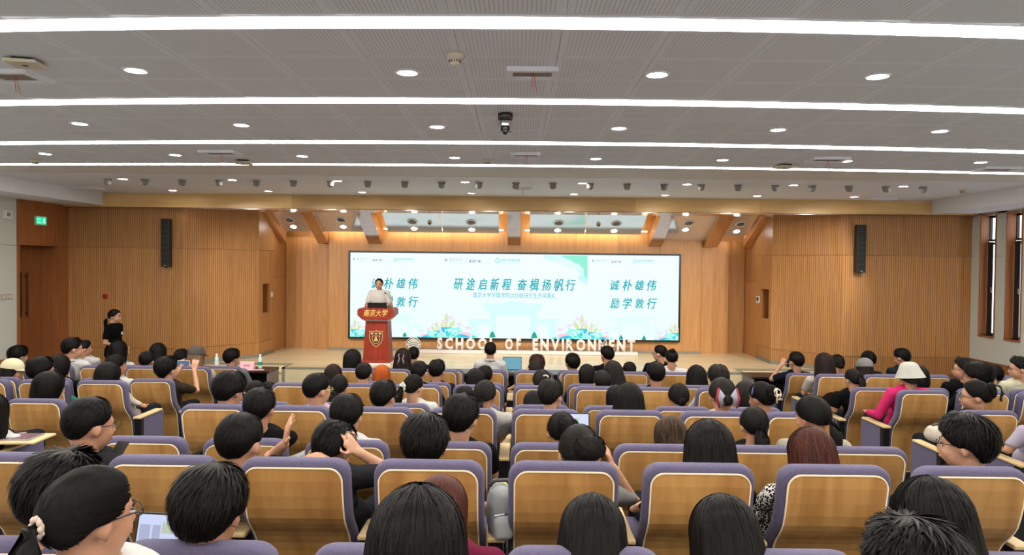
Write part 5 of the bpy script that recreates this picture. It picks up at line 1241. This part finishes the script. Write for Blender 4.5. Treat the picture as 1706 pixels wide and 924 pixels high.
POSES = {}
def getpose(n):
    if n not in POSES: POSES[n] = pose(n)
    return POSES[n]
PEOPLE = []
def rotm(yaw, pitch, roll): return (Matrix.Rotation(R(yaw), 3, 'Z') @ Matrix.Rotation(R(roll), 3, 'Y') @ Matrix.Rotation(R(-pitch), 3, 'X'))
M_TROU = [fabric((40, 42, 52)), fabric((28, 28, 30)), fabric((92, 96, 104))]
def person(label, px, ytop, w, Y, floor, seatx, base_y, style='short', hair='black', shirt=(30, 30, 32), pat=None, yaw=0, pitch=8, roll=0, pz='sit', wear=(), face=False, long_=False, lean=0, near=False, turn=0, grp='seated audience', part=None, hsc=None, collar=False, bandana=None):
    """px, ytop, w: where the photo shows the top of the head and how wide it is; Y: depth of the head"""
    P = getpose(pz); top = at_y(px, ytop, Y); hs = min(max((w*Y/F)/math.hypot(.192*math.cos(R(yaw)), .225*math.sin(R(yaw))), .92), 1.16) if hsc is None else hsc
    HR = rotm(yaw, pitch, roll); nk = P['neck']; hc = P['hc']-nk
    ec = Vector(hc)+Vector((0, -.012, .02)); 
    if style in ('thick', 'curtain', 'spiky', 'bun'): tt = .026
    else: tt = .018
    c = (HR @ ec)*hs; r = HR @ Vector((0, 0, 1)); rad = math.sqrt(((ER[2]+tt)*r.z)**2+((ER[1]+tt)*r.y)**2+((ER[0]+tt)*r.x)**2)*hs
    dz = (top.z-floor)-(nk.z+c.z+rad); dx = top.x-seatx-(nk.x+c.x); dy = Y-base_y-(nk.y+c.y)
    sit = pz not in ('stand', 'speaker')
    z0, z1 = (.56, .93) if sit else (.9, 1.38)
    if turn: dx, dy = 0, 0
    dv = (dx, dy, dz)
    me = deform(getm('body', P), P, dv, HR, hs, 'person', M_SKIN, z0, z1)
    o = link('person', me); o.location = (seatx, base_y, floor)
    if turn: o.rotation_euler = (0, 0, R(turn)); o.location = (top.x, Y, floor)
    tag(o, label, 'person', grp)
    kw = dict(long_=True) if long_ else {}
    if not sit: kw['hem'] = 1
    sm = deform(getm('shirt', P, **kw), P, dv, Matrix.Identity(3), 1, 'shirt', fabric(shirt, pat), z0, z1)
    link('shirt', sm, o)
    tr = getm('trousers', P); 
    if not tr.materials: tr.materials.append(M_TROU[0])
    t_ = link('trousers', tr, o)
    sh = getm('shoes', P)
    if not sh.materials: sh.materials.append(M_BLACKP)
    link('shoes', sh, o)
    hm = link("hair", hair_for(style, near or w >= 42), o)
    M4 = Matrix.Translation(Vector(dv)) @ Matrix.Translation(nk) @ HR.to_4x4() @ Matrix.Scale(hs, 4) @ Matrix.Translation(-nk) @ Matrix.Translation(P['hc'])
    hm.matrix_basis = M4; hm.material_slots[0].link = 'OBJECT'; hm.material_slots[0].material = HM[hair]
    if face: wear = tuple(wear)+('eyes',)
    for k in wear:
        c_ = link(worn(k).name.split('.')[0], worn(k), o); c_.matrix_basis = M4
        if k == 'scrunchie_white': c_.material_slots[0].link = 'OBJECT'; c_.material_slots[0].material = M_PAPER
    if part:
        b = MB(); x0, y0, x1, y1 = part; n = 8; pts = []
        for i in range(n+1):
            t = i/n; x = x0+(x1-x0)*t; y = y0+(y1-y0)*t; q = ((x-EC[0])/ER[0])**2+((y-EC[1])/ER[1])**2
            pts.append((x, y, EC[2]+math.sqrt(max(0, 1-q))*ER[2]+.0195))
        b.tube(pts, [.0008]+[.0026]*(n-1)+[.0008], 6, .6); c_ = b.build('hair_parting', mat('scalp', srgb(150, 120, 100), .7), o, True); c_.matrix_basis = M4
    if collar:
        b = MB(); nb = Vector(P['neckb']); pts = [(nb.x+.068*math.cos(a), nb.y+.064*math.sin(a)-.002, nb.z+.012+.016*math.sin(a+PI)*1.0) for a in [2*PI*k/20 for k in range(21)]]
        b.tube(pts, .017, 8); mm = b.mesh('collar', fabric(shirt, pat), True)
        co_ = link('collar', mm, o); co_.location = Vector(dv)*(1 if sit else 1)
    PEOPLE.append((o, dv, M4)); return o, dv, M4
def L_(r): return TIER[r]
def seated(r, desc, px, ytop, w, sx=None, dyh=.24, **k):
    """sx: x of the chair this person sits in"""
    Y = ROWD[r]+dyh
    if sx is None:
        x = at_y(px, ytop, Y).x; c = [q for q in CH if q[0] == r and q[3] == k.get('bl', q[3])]; sx = min(c, key=lambda q: abs(q[1]-x))[1]
    yb = seat_y(r, sx) if abs(sx) < 2.5 else ROWD[r]
    k.pop('bl', None)
    return person(desc, px, ytop, w, Y, TIER[r], sx, yb, **k)
BK = (26, 26, 29); WH = (226, 224, 222); GR = (150, 148, 146); NV = (34, 38, 58); LT = (206, 196, 186)
C4 = [.2125+.6*k for k in range(-4, 4)]     # the eight seats of the centre block
def cs(i): return C4[i-1]
rows = [
 # ---- row 1 (first), centre
 (1, 'person with round black bob before the white seal', 689, 577, 20, dict(sx=cs(2), style='short', shirt=BK)),
 (1, 'man in white collared shirt, black hair, first row below the white letters', 817, 569, 22, dict(sx=cs(4), style='under', shirt=WH, collar=True, pitch=2, face=True, wear=('glasses',))),
 (1, 'person with short reddish brown hair, first row beside the centre gap', 895, 589, 27, dict(sx=cs(5), style='thick', hair='brown', shirt=LT)),
 (1, 'man with short black hair bending, first row below the letter E', 954, 587, 27, dict(sx=cs(6), style='short', shirt=BK, yaw=12)),
 (1, 'man in black shirt, thinning black hair, below the letters at the sign end', 1012, 575, 25, dict(sx=cs(7), style='under', shirt=BK, yaw=18)),
 (1, 'man with cropped hair and glasses looking toward the lectern, black shirt', 1100, 574, 24, dict(sx=cs(8), style='under', shirt=BK, yaw=55, wear=('glasses',), face=True)),
 # ---- row 2
 (2, 'woman with long black hair, second row beside the lectern foot', 587, 581, 30, dict(sx=cs(1), style='bob', shirt=WH, yaw=-8)),
 (2, 'woman with brown hair and lilac ribbon, between lectern and seal', 671, 580, 26, dict(sx=cs(2), style='long', hair='darkbrown', wear=('ribbonclip',), shirt=GR)),
 (2, 'person with dark hair holding a hand against the head, second row', 893, 600, 28, dict(sx=cs(5), style='short', pz='handback', shirt=BK, hair='soft')),
 (2, 'small dark head just above the second row, window side of the letters', 1049, 602, 23, dict(sx=cs(7), style='short', shirt=BK, pitch=20)),
 (2, 'woman with small black top bun, second row near the stage end', 1119, 580, 23, dict(sx=cs(8), style='bun', shirt=WH)),
 # ---- row 3
 (3, 'woman with dark bob beside the stage step, third row', 555, 606, 29, dict(sx=cs(1), style='bob', hair='darkbrown', shirt=GR)),
 (3, 'woman with bright orange hair', 636, 607, 28, dict(sx=cs(2), style='bob', hair='orange', shirt=WH)),
 (3, 'man with upright spiky black hair, third row', 728, 597, 29, dict(sx=cs(3), style='spiky', shirt=NV, yaw=-15)),
 (3, 'person with short black hair before the man in white collared shirt', 808, 608, 27, dict(sx=cs(4), style='short', shirt=BK)),
 (3, 'person with smooth black bob, third row below the letter V', 978, 606, 27, dict(sx=cs(6), style='bob', shirt=BK)),
 (3, 'woman with long straight brown-black hair spreading over the chair', 1022, 600, 32, dict(sx=1.42, style='verylong', hair='soft', shirt=GR, roll=-8)),
 (3, 'woman with long smooth black hair, third row near the stage corner', 1161, 608, 33, dict(sx=cs(8), style='long', shirt=BK)),
 # ---- row 4
 (4, 'man with neat undercut and tan T-shirt, fourth row before the lectern', 606, 603, 30, dict(sx=cs(2), style='under', shirt=(176, 168, 140), pitch=12)),
 (4, 'man with cropped black hair beside the spiky-haired man', 698, 600, 30, dict(sx=cs(3), style='under', shirt=BK, yaw=-10)),
 (4, 'woman with black shoulder-length hair, fourth row beside the ponytailed woman', 792, 613, 31, dict(sx=cs(4), style='bob', shirt=WH)),
 (4, 'woman with dark ponytail and cream hair clip, beside the centre gap', 903, 614, 34, dict(sx=cs(5), style='pony', wear=('hairclip',), shirt=GR, hair='soft')),
 (4, 'person with round greyish black head, fourth row', 1004, 616, 32, dict(sx=cs(6), style='short', hair='soft', shirt=BK)),
 (4, 'man with short black hair and both ears showing, fourth row', 1093, 602, 32, dict(sx=cs(7), style='short', shirt=BK)),
 (4, 'person with centre-parted fluffy hair near the stage corner', 1197, 606, 34, dict(sx=cs(8), style='curtain', hair='soft', shirt=WH)),
 (4, 'small dark head low behind two others, fourth row door side', 446, 635, 30, dict(sx=cs(1), style='short', shirt=BK, pitch=20)),
 # ---- row 5
 (5, 'dark head low behind the man in black T-shirt, fifth row', 426, 633, 30, dict(sx=cs(1), style='short', shirt=BK, pitch=20)),
 (5, 'woman with black ponytail beside the man in pink shirt', 564, 622, 34, dict(sx=cs(2), style='pony', shirt=BK)),
 (5, 'woman with pale flower clip on her low ponytail', 689, 622, 35, dict(sx=cs(3), style='widepony', wear=('flower',), shirt=WH, yaw=-28, face=True)),
 (5, 'small dark head bowed low, fifth row, before the ponytailed woman in grey', 774, 642, 30, dict(sx=cs(4), style='short', shirt=BK, pitch=24)),
 (5, 'small dark head bent low, fifth row beside the centre gap', 889, 650, 28, dict(sx=cs(5), style='bob', shirt=BK, pitch=20)),
 (5, 'dark head mostly behind the long-haired woman, fifth row', 1027, 641, 34, dict(sx=cs(6), style='bob', shirt=BK)),
 (5, 'woman with low tied black hair and white blouse, fifth row', 1131, 637, 37, dict(sx=cs(7), style='lowbun', shirt=WH)),
 (5, 'woman with loose dark hair behind the woman wearing a bow', 1243, 634, 36, dict(sx=cs(8), style='bob', hair='soft', shirt=BK)),
 # ---- row 6
 (6, 'man with black hair and bare nape in black T-shirt, sixth row end', 382, 617, 48, dict(sx=cs(1), style='thick', shirt=BK, pitch=16, yaw=-20)),
 (6, 'man in pale pink shirt with yellow-green glasses', 528, 620, 46, dict(sx=cs(2), style='under', shirt=(232, 200, 206), yaw=-38, wear=('glasses_yellow',), face=True, collar=True, pitch=6)),
 (6, 'man with dark glasses and black hair, sixth row behind the orange-haired woman', 639, 632, 44, dict(sx=cs(3), style='short', yaw=-22, wear=('glasses',), face=True, shirt=WH)),
 (6, 'woman with brushed-back ponytail and loose light grey shirt by the centre gap', 808, 631, 40, dict(sx=cs(4), style='lowpony', shirt=(204, 200, 196), yaw=-15, hair='soft', pitch=12)),
 (6, 'person with cropped black hair and thin glasses, sixth row beside the gap', 918, 630, 44, dict(sx=cs(5), style='short', hair='soft', yaw=-35, wear=('glasses',), face=True, shirt=BK, pitch=6)),
 (6, 'woman with long straight dark hair, sixth row', 1048, 638, 48, dict(sx=cs(6), style='long', shirt=BK)),
 (6, 'woman with large grey and red patterned bow in her hair', 1204, 627, 46, dict(sx=cs(7), style='lowbun', wear=('bow',), shirt=WH, hair='soft')),
 (6, 'woman in black jacket with blue headband and cream claw clip', 1270, 634, 44, dict(sx=cs(8), style='claw', wear=('clawclip', 'headband'), shirt=(44, 46, 50), yaw=30, long_=True)),
 # ---- row 7
 (7, 'man with thick short black hair and black T-shirt, seventh row end', 433, 645, 52, dict(sx=cs(1), style='short', shirt=BK, yaw=-8)),
 (7, 'man with neat black hair, seventh row behind the bowed man', 578, 655, 55, dict(sx=cs(2), style='short', shirt=WH, yaw=-6)),
 (7, 'man with black hair, glasses and black T-shirt, seventh row by the gap', 769, 655, 62, dict(sx=cs(4), style='short', shirt=BK, yaw=-20, wear=('glasses',), face=True)),
 (7, 'woman with messy twisted-up black hair, seventh row', 936, 684, 52, dict(sx=cs(5), style='messy', shirt=BK, pitch=16)),
 (7, 'person with brown-highlighted dark hair, low in the seventh row', 1118, 693, 54, dict(sx=cs(6), style='bob', hair='high', shirt=GR, pitch=16)),
 (7, 'woman with sleek black ponytail, seventh row behind the bow wearer', 1257, 676, 48, dict(sx=cs(7), style='pony', shirt=BK)),
 (7, 'woman with low loose ponytail and pale checked shirt', 1355, 657, 56, dict(sx=cs(8), style='lowpony', shirt=(228, 220, 206), pat='check', yaw=28, face=True, pitch=14)),
 # ---- row 8
 (8, 'man with glasses and short fade haircut looking toward the stage middle', 148, 660, 76, dict(sx=cs(1), style='under', shirt=(60, 60, 66), yaw=-32, wear=('glasses',), face=True, pitch=8)),
 (8, 'man with cropped black hair leaning in a pale checked shirt', 400, 686, 78, dict(sx=-1.30, style='under', shirt=(222, 216, 200), pat='check', yaw=-12, pitch=10)),
 (8, 'man in charcoal T-shirt bowing with hands behind his head', 556, 698, 70, dict(sx=-.85, style='spiky', shirt=(58, 58, 62), pz='behindhead', pitch=34, yaw=-20, dyh=.46)),
 (8, 'man with rounded black hair and crown whorl, eighth row', 708, 687, 76, dict(sx=cs(4), style='thick', shirt=BK, pitch=14)),
 (8, 'woman with pinned-up dark hair and one hand at her face', 966, 705, 74, dict(sx=cs(5), style='messy', hair='soft', shirt=GR, pz='headhand', pitch=14)),
 (8, 'woman with straight black hair to the shoulders, eighth row', 1183, 700, 82, dict(sx=cs(6), style='long', shirt=BK, pitch=10)),
 (8, 'woman with straight reddish brown hair and black patterned dress', 1353, 713, 70, dict(sx=1.33, style='long', hair='red', shirt=(34, 34, 36), pat='print', yaw=18, pitch=10)),
 (8, 'man with thick black hair and dark-rimmed glasses beside the window aisle', 1613, 687, 80, dict(sx=cs(8), style='thick', shirt=BK, yaw=48, wear=('glasses',), face=True, pitch=6)),
 # ---- row 9
 (9, 'man with bristly black hair and bare nape in the ninth row corner', 100, 745, 120, dict(sx=cs(2), style='spiky', shirt=(70, 70, 76), yaw=-22, dyh=.10, near=True, pitch=12)),
 (9, 'man with tousled black hair beside the open laptop', 350, 772, 112, dict(sx=cs(3)+.2, style='thick', shirt=(60, 74, 70), dyh=.12, near=True, pitch=12, yaw=-6)),
 (9, 'person with reddish brown hair and maroon top, ninth row', 735, 792, 80, dict(sx=-.30, style='bob', hair='red', shirt=(122, 36, 66), dyh=.24, near=True, pitch=16)),
 (9, 'woman with long black hair and a bright centre parting, beside the chair gap', 988, 826, 108, dict(sx=.2125, style='long', shirt=BK, dyh=.14, near=True, pitch=24, yaw=-6, part=(-.004, .05, .008, -.06))),
 (9, 'woman with long black hair and short pale parting, ninth row', 1208, 827, 108, dict(sx=.72, style='long', shirt=BK, dyh=.14, near=True, pitch=24, yaw=8, part=(.0, -.02, .008, -.06))),
 (9, 'woman with long smooth black hair raising a hand, window end of the ninth row', 1556, 797, 110, dict(sx=1.36, style='long', shirt=WH, pz='headhand', dyh=.14, near=True, pitch=12, yaw=16)),
 # ---- row 10
 (10, 'woman with black ponytail, pale scrunchie and dark glasses beside the laptop', 145, 773, 148, dict(sx=-.9875, style='pony', wear=('scrunchie', 'glasses'), face=True, shirt=WH, dyh=.26, near=True, yaw=-30, pitch=4, hsc=.84)),
 (10, 'woman with large smooth black hair sitting closest to the camera', 695, 812, 160, dict(sx=-.3875, style='long', shirt=BK, dyh=.14, near=True, pitch=8)),
 (10, 'man with ruffled black hair in the bottom window-side corner', 1532, 858, 160, dict(sx=.8125, style='spiky', shirt=BK, dyh=.16, near=True, pitch=18, yaw=10)),
 # ---- door-side block
 (1, 'boy with black hair next to the wooden door wall, first row', 30, 574, 28, dict(bl='d', style='thick', shirt=BK, yaw=-25)),
 (1, 'man with white shirt at the wall side of the taller man in white', 140, 566, 23, dict(bl='d', style='short', shirt=WH, yaw=-50, face=True)),
 (1, 'woman with black hair and white T-shirt seated before the standing woman', 197, 567, 27, dict(bl='d', style='long', shirt=WH, yaw=-15)),
 (1, 'woman with long dark hair and lowered arms, front door-side seats', 263, 571, 25, dict(bl='d', style='long', shirt=BK)),
 (1, 'person with tufted black hair behind the raised phone', 302, 580, 24, dict(bl='d', style='spiky', shirt=BK)),
 (1, 'woman with short black hair and grey shirt next to the bottle table', 386, 579, 25, dict(bl='d', style='thick', shirt=(128, 134, 138), yaw=-30, face=True, long_=True)),
 (2, 'man in white shirt with side-parted black hair, taller of two in white', 120, 561, 31, dict(bl='d', style='short', shirt=WH, yaw=-42, face=True, collar=True)),
 (2, 'small dark head between two chairs, door-side second row', 245, 584, 25, dict(bl='d', style='short', shirt=BK, pitch=15)),
 (2, 'person in dark cap with light brown hair below it', 327, 577, 27, dict(bl='d', style='hatlong', hair='blond', wear=('cap',), shirt=LT, yaw=-20, long_=True)),
 (3, 'person in cream baseball cap', 20, 598, 34, dict(bl='d', style='hatted', hair='soft', wear=('cap_cream',), shirt=GR, yaw=-70)),
 (3, 'person with dark bob beside the man in white shirt', 98, 590, 31, dict(bl='d', style='bob', shirt=BK)),
 (3, 'woman in white shirt with tied black hair, third door-side row', 192, 589, 32, dict(bl='d', style='lowbun', shirt=WH, yaw=-35, face=True)),
 (3, 'man in dark olive shirt raising a phone with both hands', 277, 592, 40, dict(bl='d', style='thick', shirt=(74, 62, 50), pz='phone', yaw=-25, pitch=-4, face=True)),
 (4, 'person with glasses and green and white jersey, fourth door-side row', 68, 593, 42, dict(bl='d', style='short', shirt=(40, 136, 104), yaw=-35, wear=('glasses',), face=True)),
 (4, 'woman with black bob and cream blouse at the aisle', 179, 602, 37, dict(bl='d', style='bob', shirt=(214, 204, 192), yaw=-6)),
 (5, 'person with shiny black bob and thin glasses at the aisle', 81, 618, 46, dict(bl='d', style='bob', shirt=WH, yaw=-30, wear=('glasses',), face=True)),
 (6, 'woman with dark hair and white sleeve half outside the picture edge', -18, 655, 50, dict(bl='d', style='long', shirt=WH, long_=True)),
 # ---- window-side block
 (1, 'woman in navy T-shirt lifting a phone to her face at the aisle', 1327, 585, 25, dict(bl='w', style='short', shirt=NV, pz='armup', yaw=18)),
 (1, 'person with black hair beside the very long-haired woman', 1395, 589, 24, dict(bl='w', style='lowbun', shirt=LT)),
 (1, 'woman with black hair gathered in a dark clip, front window-side seats', 1447, 583, 26, dict(bl='w', style='claw', shirt=BK, yaw=-10)),
 (1, 'man with short black hair bowing in a dark grey shirt', 1503, 579, 25, dict(bl='w', sx=5.77, style='short', shirt=(52, 58, 66), yaw=28, pitch=20)),
 (2, 'woman with very long dark brown hair down over the chair', 1374, 587, 31, dict(bl='w', style='verylong', hair='darkbrown', shirt=LT)),
 (2, 'woman in grey cap with metal slider at the back', 1441, 597, 27, dict(bl='w', style='hatlong', hair='darkbrown', wear=('cap_grey',), shirt=BK)),
 (2, 'man in white T-shirt with black hair near the window wall', 1657, 607, 26, dict(bl='w', style='short', shirt=WH, pitch=10)),
 (3, 'woman in black T-shirt with high dark hair leaning on the armrest', 1422, 613, 28, dict(bl='w', style='highpony', hair='soft', shirt=BK, pz='rest', yaw=15)),
 (3, 'person with black hair mostly hidden by the bucket hat', 1531, 608, 30, dict(bl='w', style='bob', shirt=WH)),
 (3, 'man with glasses in profile below the first window', 1607, 594, 33, dict(bl='w', style='spiky', shirt=BK, yaw=62, wear=('glasses',), face=True, pitch=4)),
 (3, 'man with ruffled hair and glasses in yellowish shirt at the edge', 1701, 592, 34, dict(bl='w', style='spiky', shirt=(226, 222, 190), yaw=66, wear=('glasses',), face=True)),
 (4, 'person in light grey bucket hat and bright pink shirt', 1516, 603, 34, dict(bl='w', style='hatted', shirt=(226, 50, 116), wear=('bucket',), yaw=32, hsc=.98, pz='rest', long_=True)),
 (4, 'person with big fluffy black hair, window-side fourth row', 1630, 601, 44, dict(bl='w', style='thick', hair='black', shirt=BK, yaw=42, wear=('glasses',), face=True, hsc=1.16)),
 (5, 'woman in profile with dark claw clip and dark glasses', 1627, 632, 46, dict(bl='w', style='claw', wear=('clawclip_dark', 'glasses'), shirt=BK, yaw=62, face=True)),
 (6, 'person at the window aisle with bare forearm reaching into view', 1752, 640, 50, dict(bl='w', style='long', shirt=(190, 180, 200), pz='rest')),
]
for r_, desc, px, yt, w, kw in rows:
    seated(r_, desc, px, yt, w, **kw)
# standing figures
so = person('man in white short-sleeved shirt speaking behind the red lectern', 632, 462.5, 19, 14.42, STAGE_Z, 0, 0, style='balding', shirt=(232, 226, 218), pz='speaker', face=True, turn=180, collar=True, pitch=8, grp='standing people', hsc=1.0)
wo = person('woman in black T-shirt and trousers standing against the ribbed wood', 190, 514, 20, 11.7, 0, 0, 0, style='lowpony', shirt=(22, 22, 24), pz='stand', face=True, turn=-88, grp='standing people', wear=('scrunchie_low',), hsc=.98)
me = MB(); me.box(-.022, .022, .132, .136, 1.17, 1.22); pr = me.build('shirt_print', mat('pale_print', srgb(232, 220, 196), .7), wo[0]); 

# things in hands and beside people
def hand_thing(label, name, cat, px, py, Y, w, h, t, rz=0, rx=0, glow=None, body=M_BLACKP):
    p = at_y(px, py, Y); o = empty(name, (p.x, p.y, p.z), label=label, cat=cat); o.rotation_euler = (rx, 0, rz)
    MB().bbox(-w/2, w/2, -t/2, t/2, -h/2, h/2, .003).build('case', body, o)
    MB().box(-w/2+.004, w/2-.004, -t/2-.0008, -t/2, -h/2+.004, h/2-.004).build('display', glow or M_BLACK, o)
    return o
ph = mat('phone_display', (0, 0, 0, 1), .3, emit=.35*EK, ecol=(.25, .5, .9, 1))
hand_thing('phone held sideways in both hands, showing a bluish picture', 'phone', 'phone', 306, 605, ROWD[3]+.60, .145, .072, .009, glow=ph, body=M_IVORY)
hand_thing('dark phone held to the face by the woman in navy', 'phone', 'phone', 1312, 604, ROWD[1]+.42, .03, .12, .07, body=M_BLACKP)
hand_thing('phone with dark display held low beside the man with glasses', 'phone', 'phone', 198, 749, ROWD[8]+.30, .062, .10, .009, rz=R(-8), rx=R(-48), body=M_BLACKP)
# writing tablet with a slate computer at the door-side aisle
tx = at_z(30, 728, TIER[6]+.66)
tb_ = empty('writing_tablet', (tx.x, tx.y, TIER[6]+.64), R(4), label='pale wooden writing tablet at the door-side aisle', cat='desk')
MB().bbox(-.20, .20, -.14, .14, 0, .018, .006).build('board', W_ARM, tb_); MB().tube([(-.18, .0, 0), (-.18, .02, -.2)], .012, 8).build('arm_post', M_BLACK, tb_)
tb2 = empty('slate_computer', (tx.x+.01, tx.y-.0, TIER[6]+.659), R(4), label='slate computer with dark pinkish display on the pale writing tablet', cat='tablet computer')
MB().bbox(-.13, .13, -.10, .10, 0, .008, .003).build('case', M_STEEL, tb2); MB().box(-.12, .12, -.09, .09, .008, .009).build('display', mat('mauve_display', srgb(110, 84, 90), .2), tb2)
# laptop in the ninth row and in the seventh row, on writing tablets
def desk_laptop(px, py, Y, w, label, rz, k=1.0, dz=0.0):
    p = at_y(px, py, Y)
    d = empty('writing_tablet', (p.x, Y-.02, p.z-.24-.02), rz, label='wooden writing tablet carrying the '+label, cat='desk')
    MB().bbox(-w*.62, w*.62, -.15, .15, 0, .018, .006).build('board', W_ARM, d); MB().tube([(w*.5, .0, 0), (w*.55, .02, -.18)], .012, 8).build('arm_post', M_BLACK, d)
    o, l = laptop(0, 0, 0, p.z-.2415, label, w, rz, R(104), (.66, .72, 1.0, 1), k, loc=(p.x, Y))
    ui = MB(); 
    for a, b_, c, e in ((-.45, -.30, .1, .8), (-.27, -.16, .05, .8)): ui.box(a*w, b_*w, -.0062, -.0058, c*.2, e*.2)
    ui.build('window_pane_print', mat('ui_grey', (0, 0, 0, 1), .3, emit=.8*EK, ecol=(.55, .60, .85, 1)), l)
    ui = MB(); ui.box(-.14*w, .06*w, -.0062, -.0058, .13, .17); ui.build('highlight_print', mat('ui_yellow', (0, 0, 0, 1), .3, emit=.8*EK, ecol=(.68, .78, .60, 1)), l)
desk_laptop(250, 866, 2.50, .30, 'open laptop showing a document beside the ponytailed woman', R(-6))
desk_laptop(966, 688, ROWD[7]+.62, .16, 'laptop edge with bright screen between two seventh row chairs', 0, 1.0)
# bags
def bag(label, px, py, Y, rgb, sx=.16, sy=.09, sz=.2):
    p = at_y(px, py, Y); o = empty('backpack', p, R(10), label=label, cat='bag')
    m = fabric(rgb); b = MB(); b.bbox(-sx, sx, -sy, sy, -sz, sz*.8, .07); b.ell((0, 0, sz*.6), (sx*.92, sy*.95, sz*.42), 16, 10); remd = remesh(b, .014, 3, .6, 'shell'); remd.materials.append(m); link('shell', remd, o)
    b = MB(); b.bbox(-sx*.75, sx*.75, -sy-.035, -sy+.02, -sz*.85, sz*.05, .03); b.build('front_pocket', m, o, True)
    b = MB(); b.tube([(-.05, 0, sz*.95), (-.03, 0, sz*1.15), (.03, 0, sz*1.15), (.05, 0, sz*.95)], .010, 8); b.build('carry_loop', M_DARKG, o, True)
    b = MB(); b.tube([(-sx*.7, -sy-.02, sz*.12), (0, -sy-.036, sz*.22), (sx*.7, -sy-.02, sz*.12)], .004, 6); b.build('zip', M_STEEL, o)
bag('light grey backpack hanging in the gap between two eighth row chairs', 833, 848, ROWD[8]+.22, (186, 188, 190), .06, .10, .12)
bag('beige cotton jacket bundle on the armrest beside the fifth row aisle', 1562, 722, ROWD[5]+.0, (222, 208, 192), .10, .08, .07)
dc = empty('dark_bag', (at_y(62, 592, 12.2).x, 12.2, 0), label='black bag heap against the wooden wall by the door', cat='bag')
b = MB(); b.bbox(-.42, .42, -.15, .15, 0, .5, .1); b.ell((-.1, 0, .5), (.32, .14, .16), 16, 9); mm = remesh(b, .02, 4, .5, 'shell'); mm.materials.append(M_BLACKP); link('shell', mm, dc)
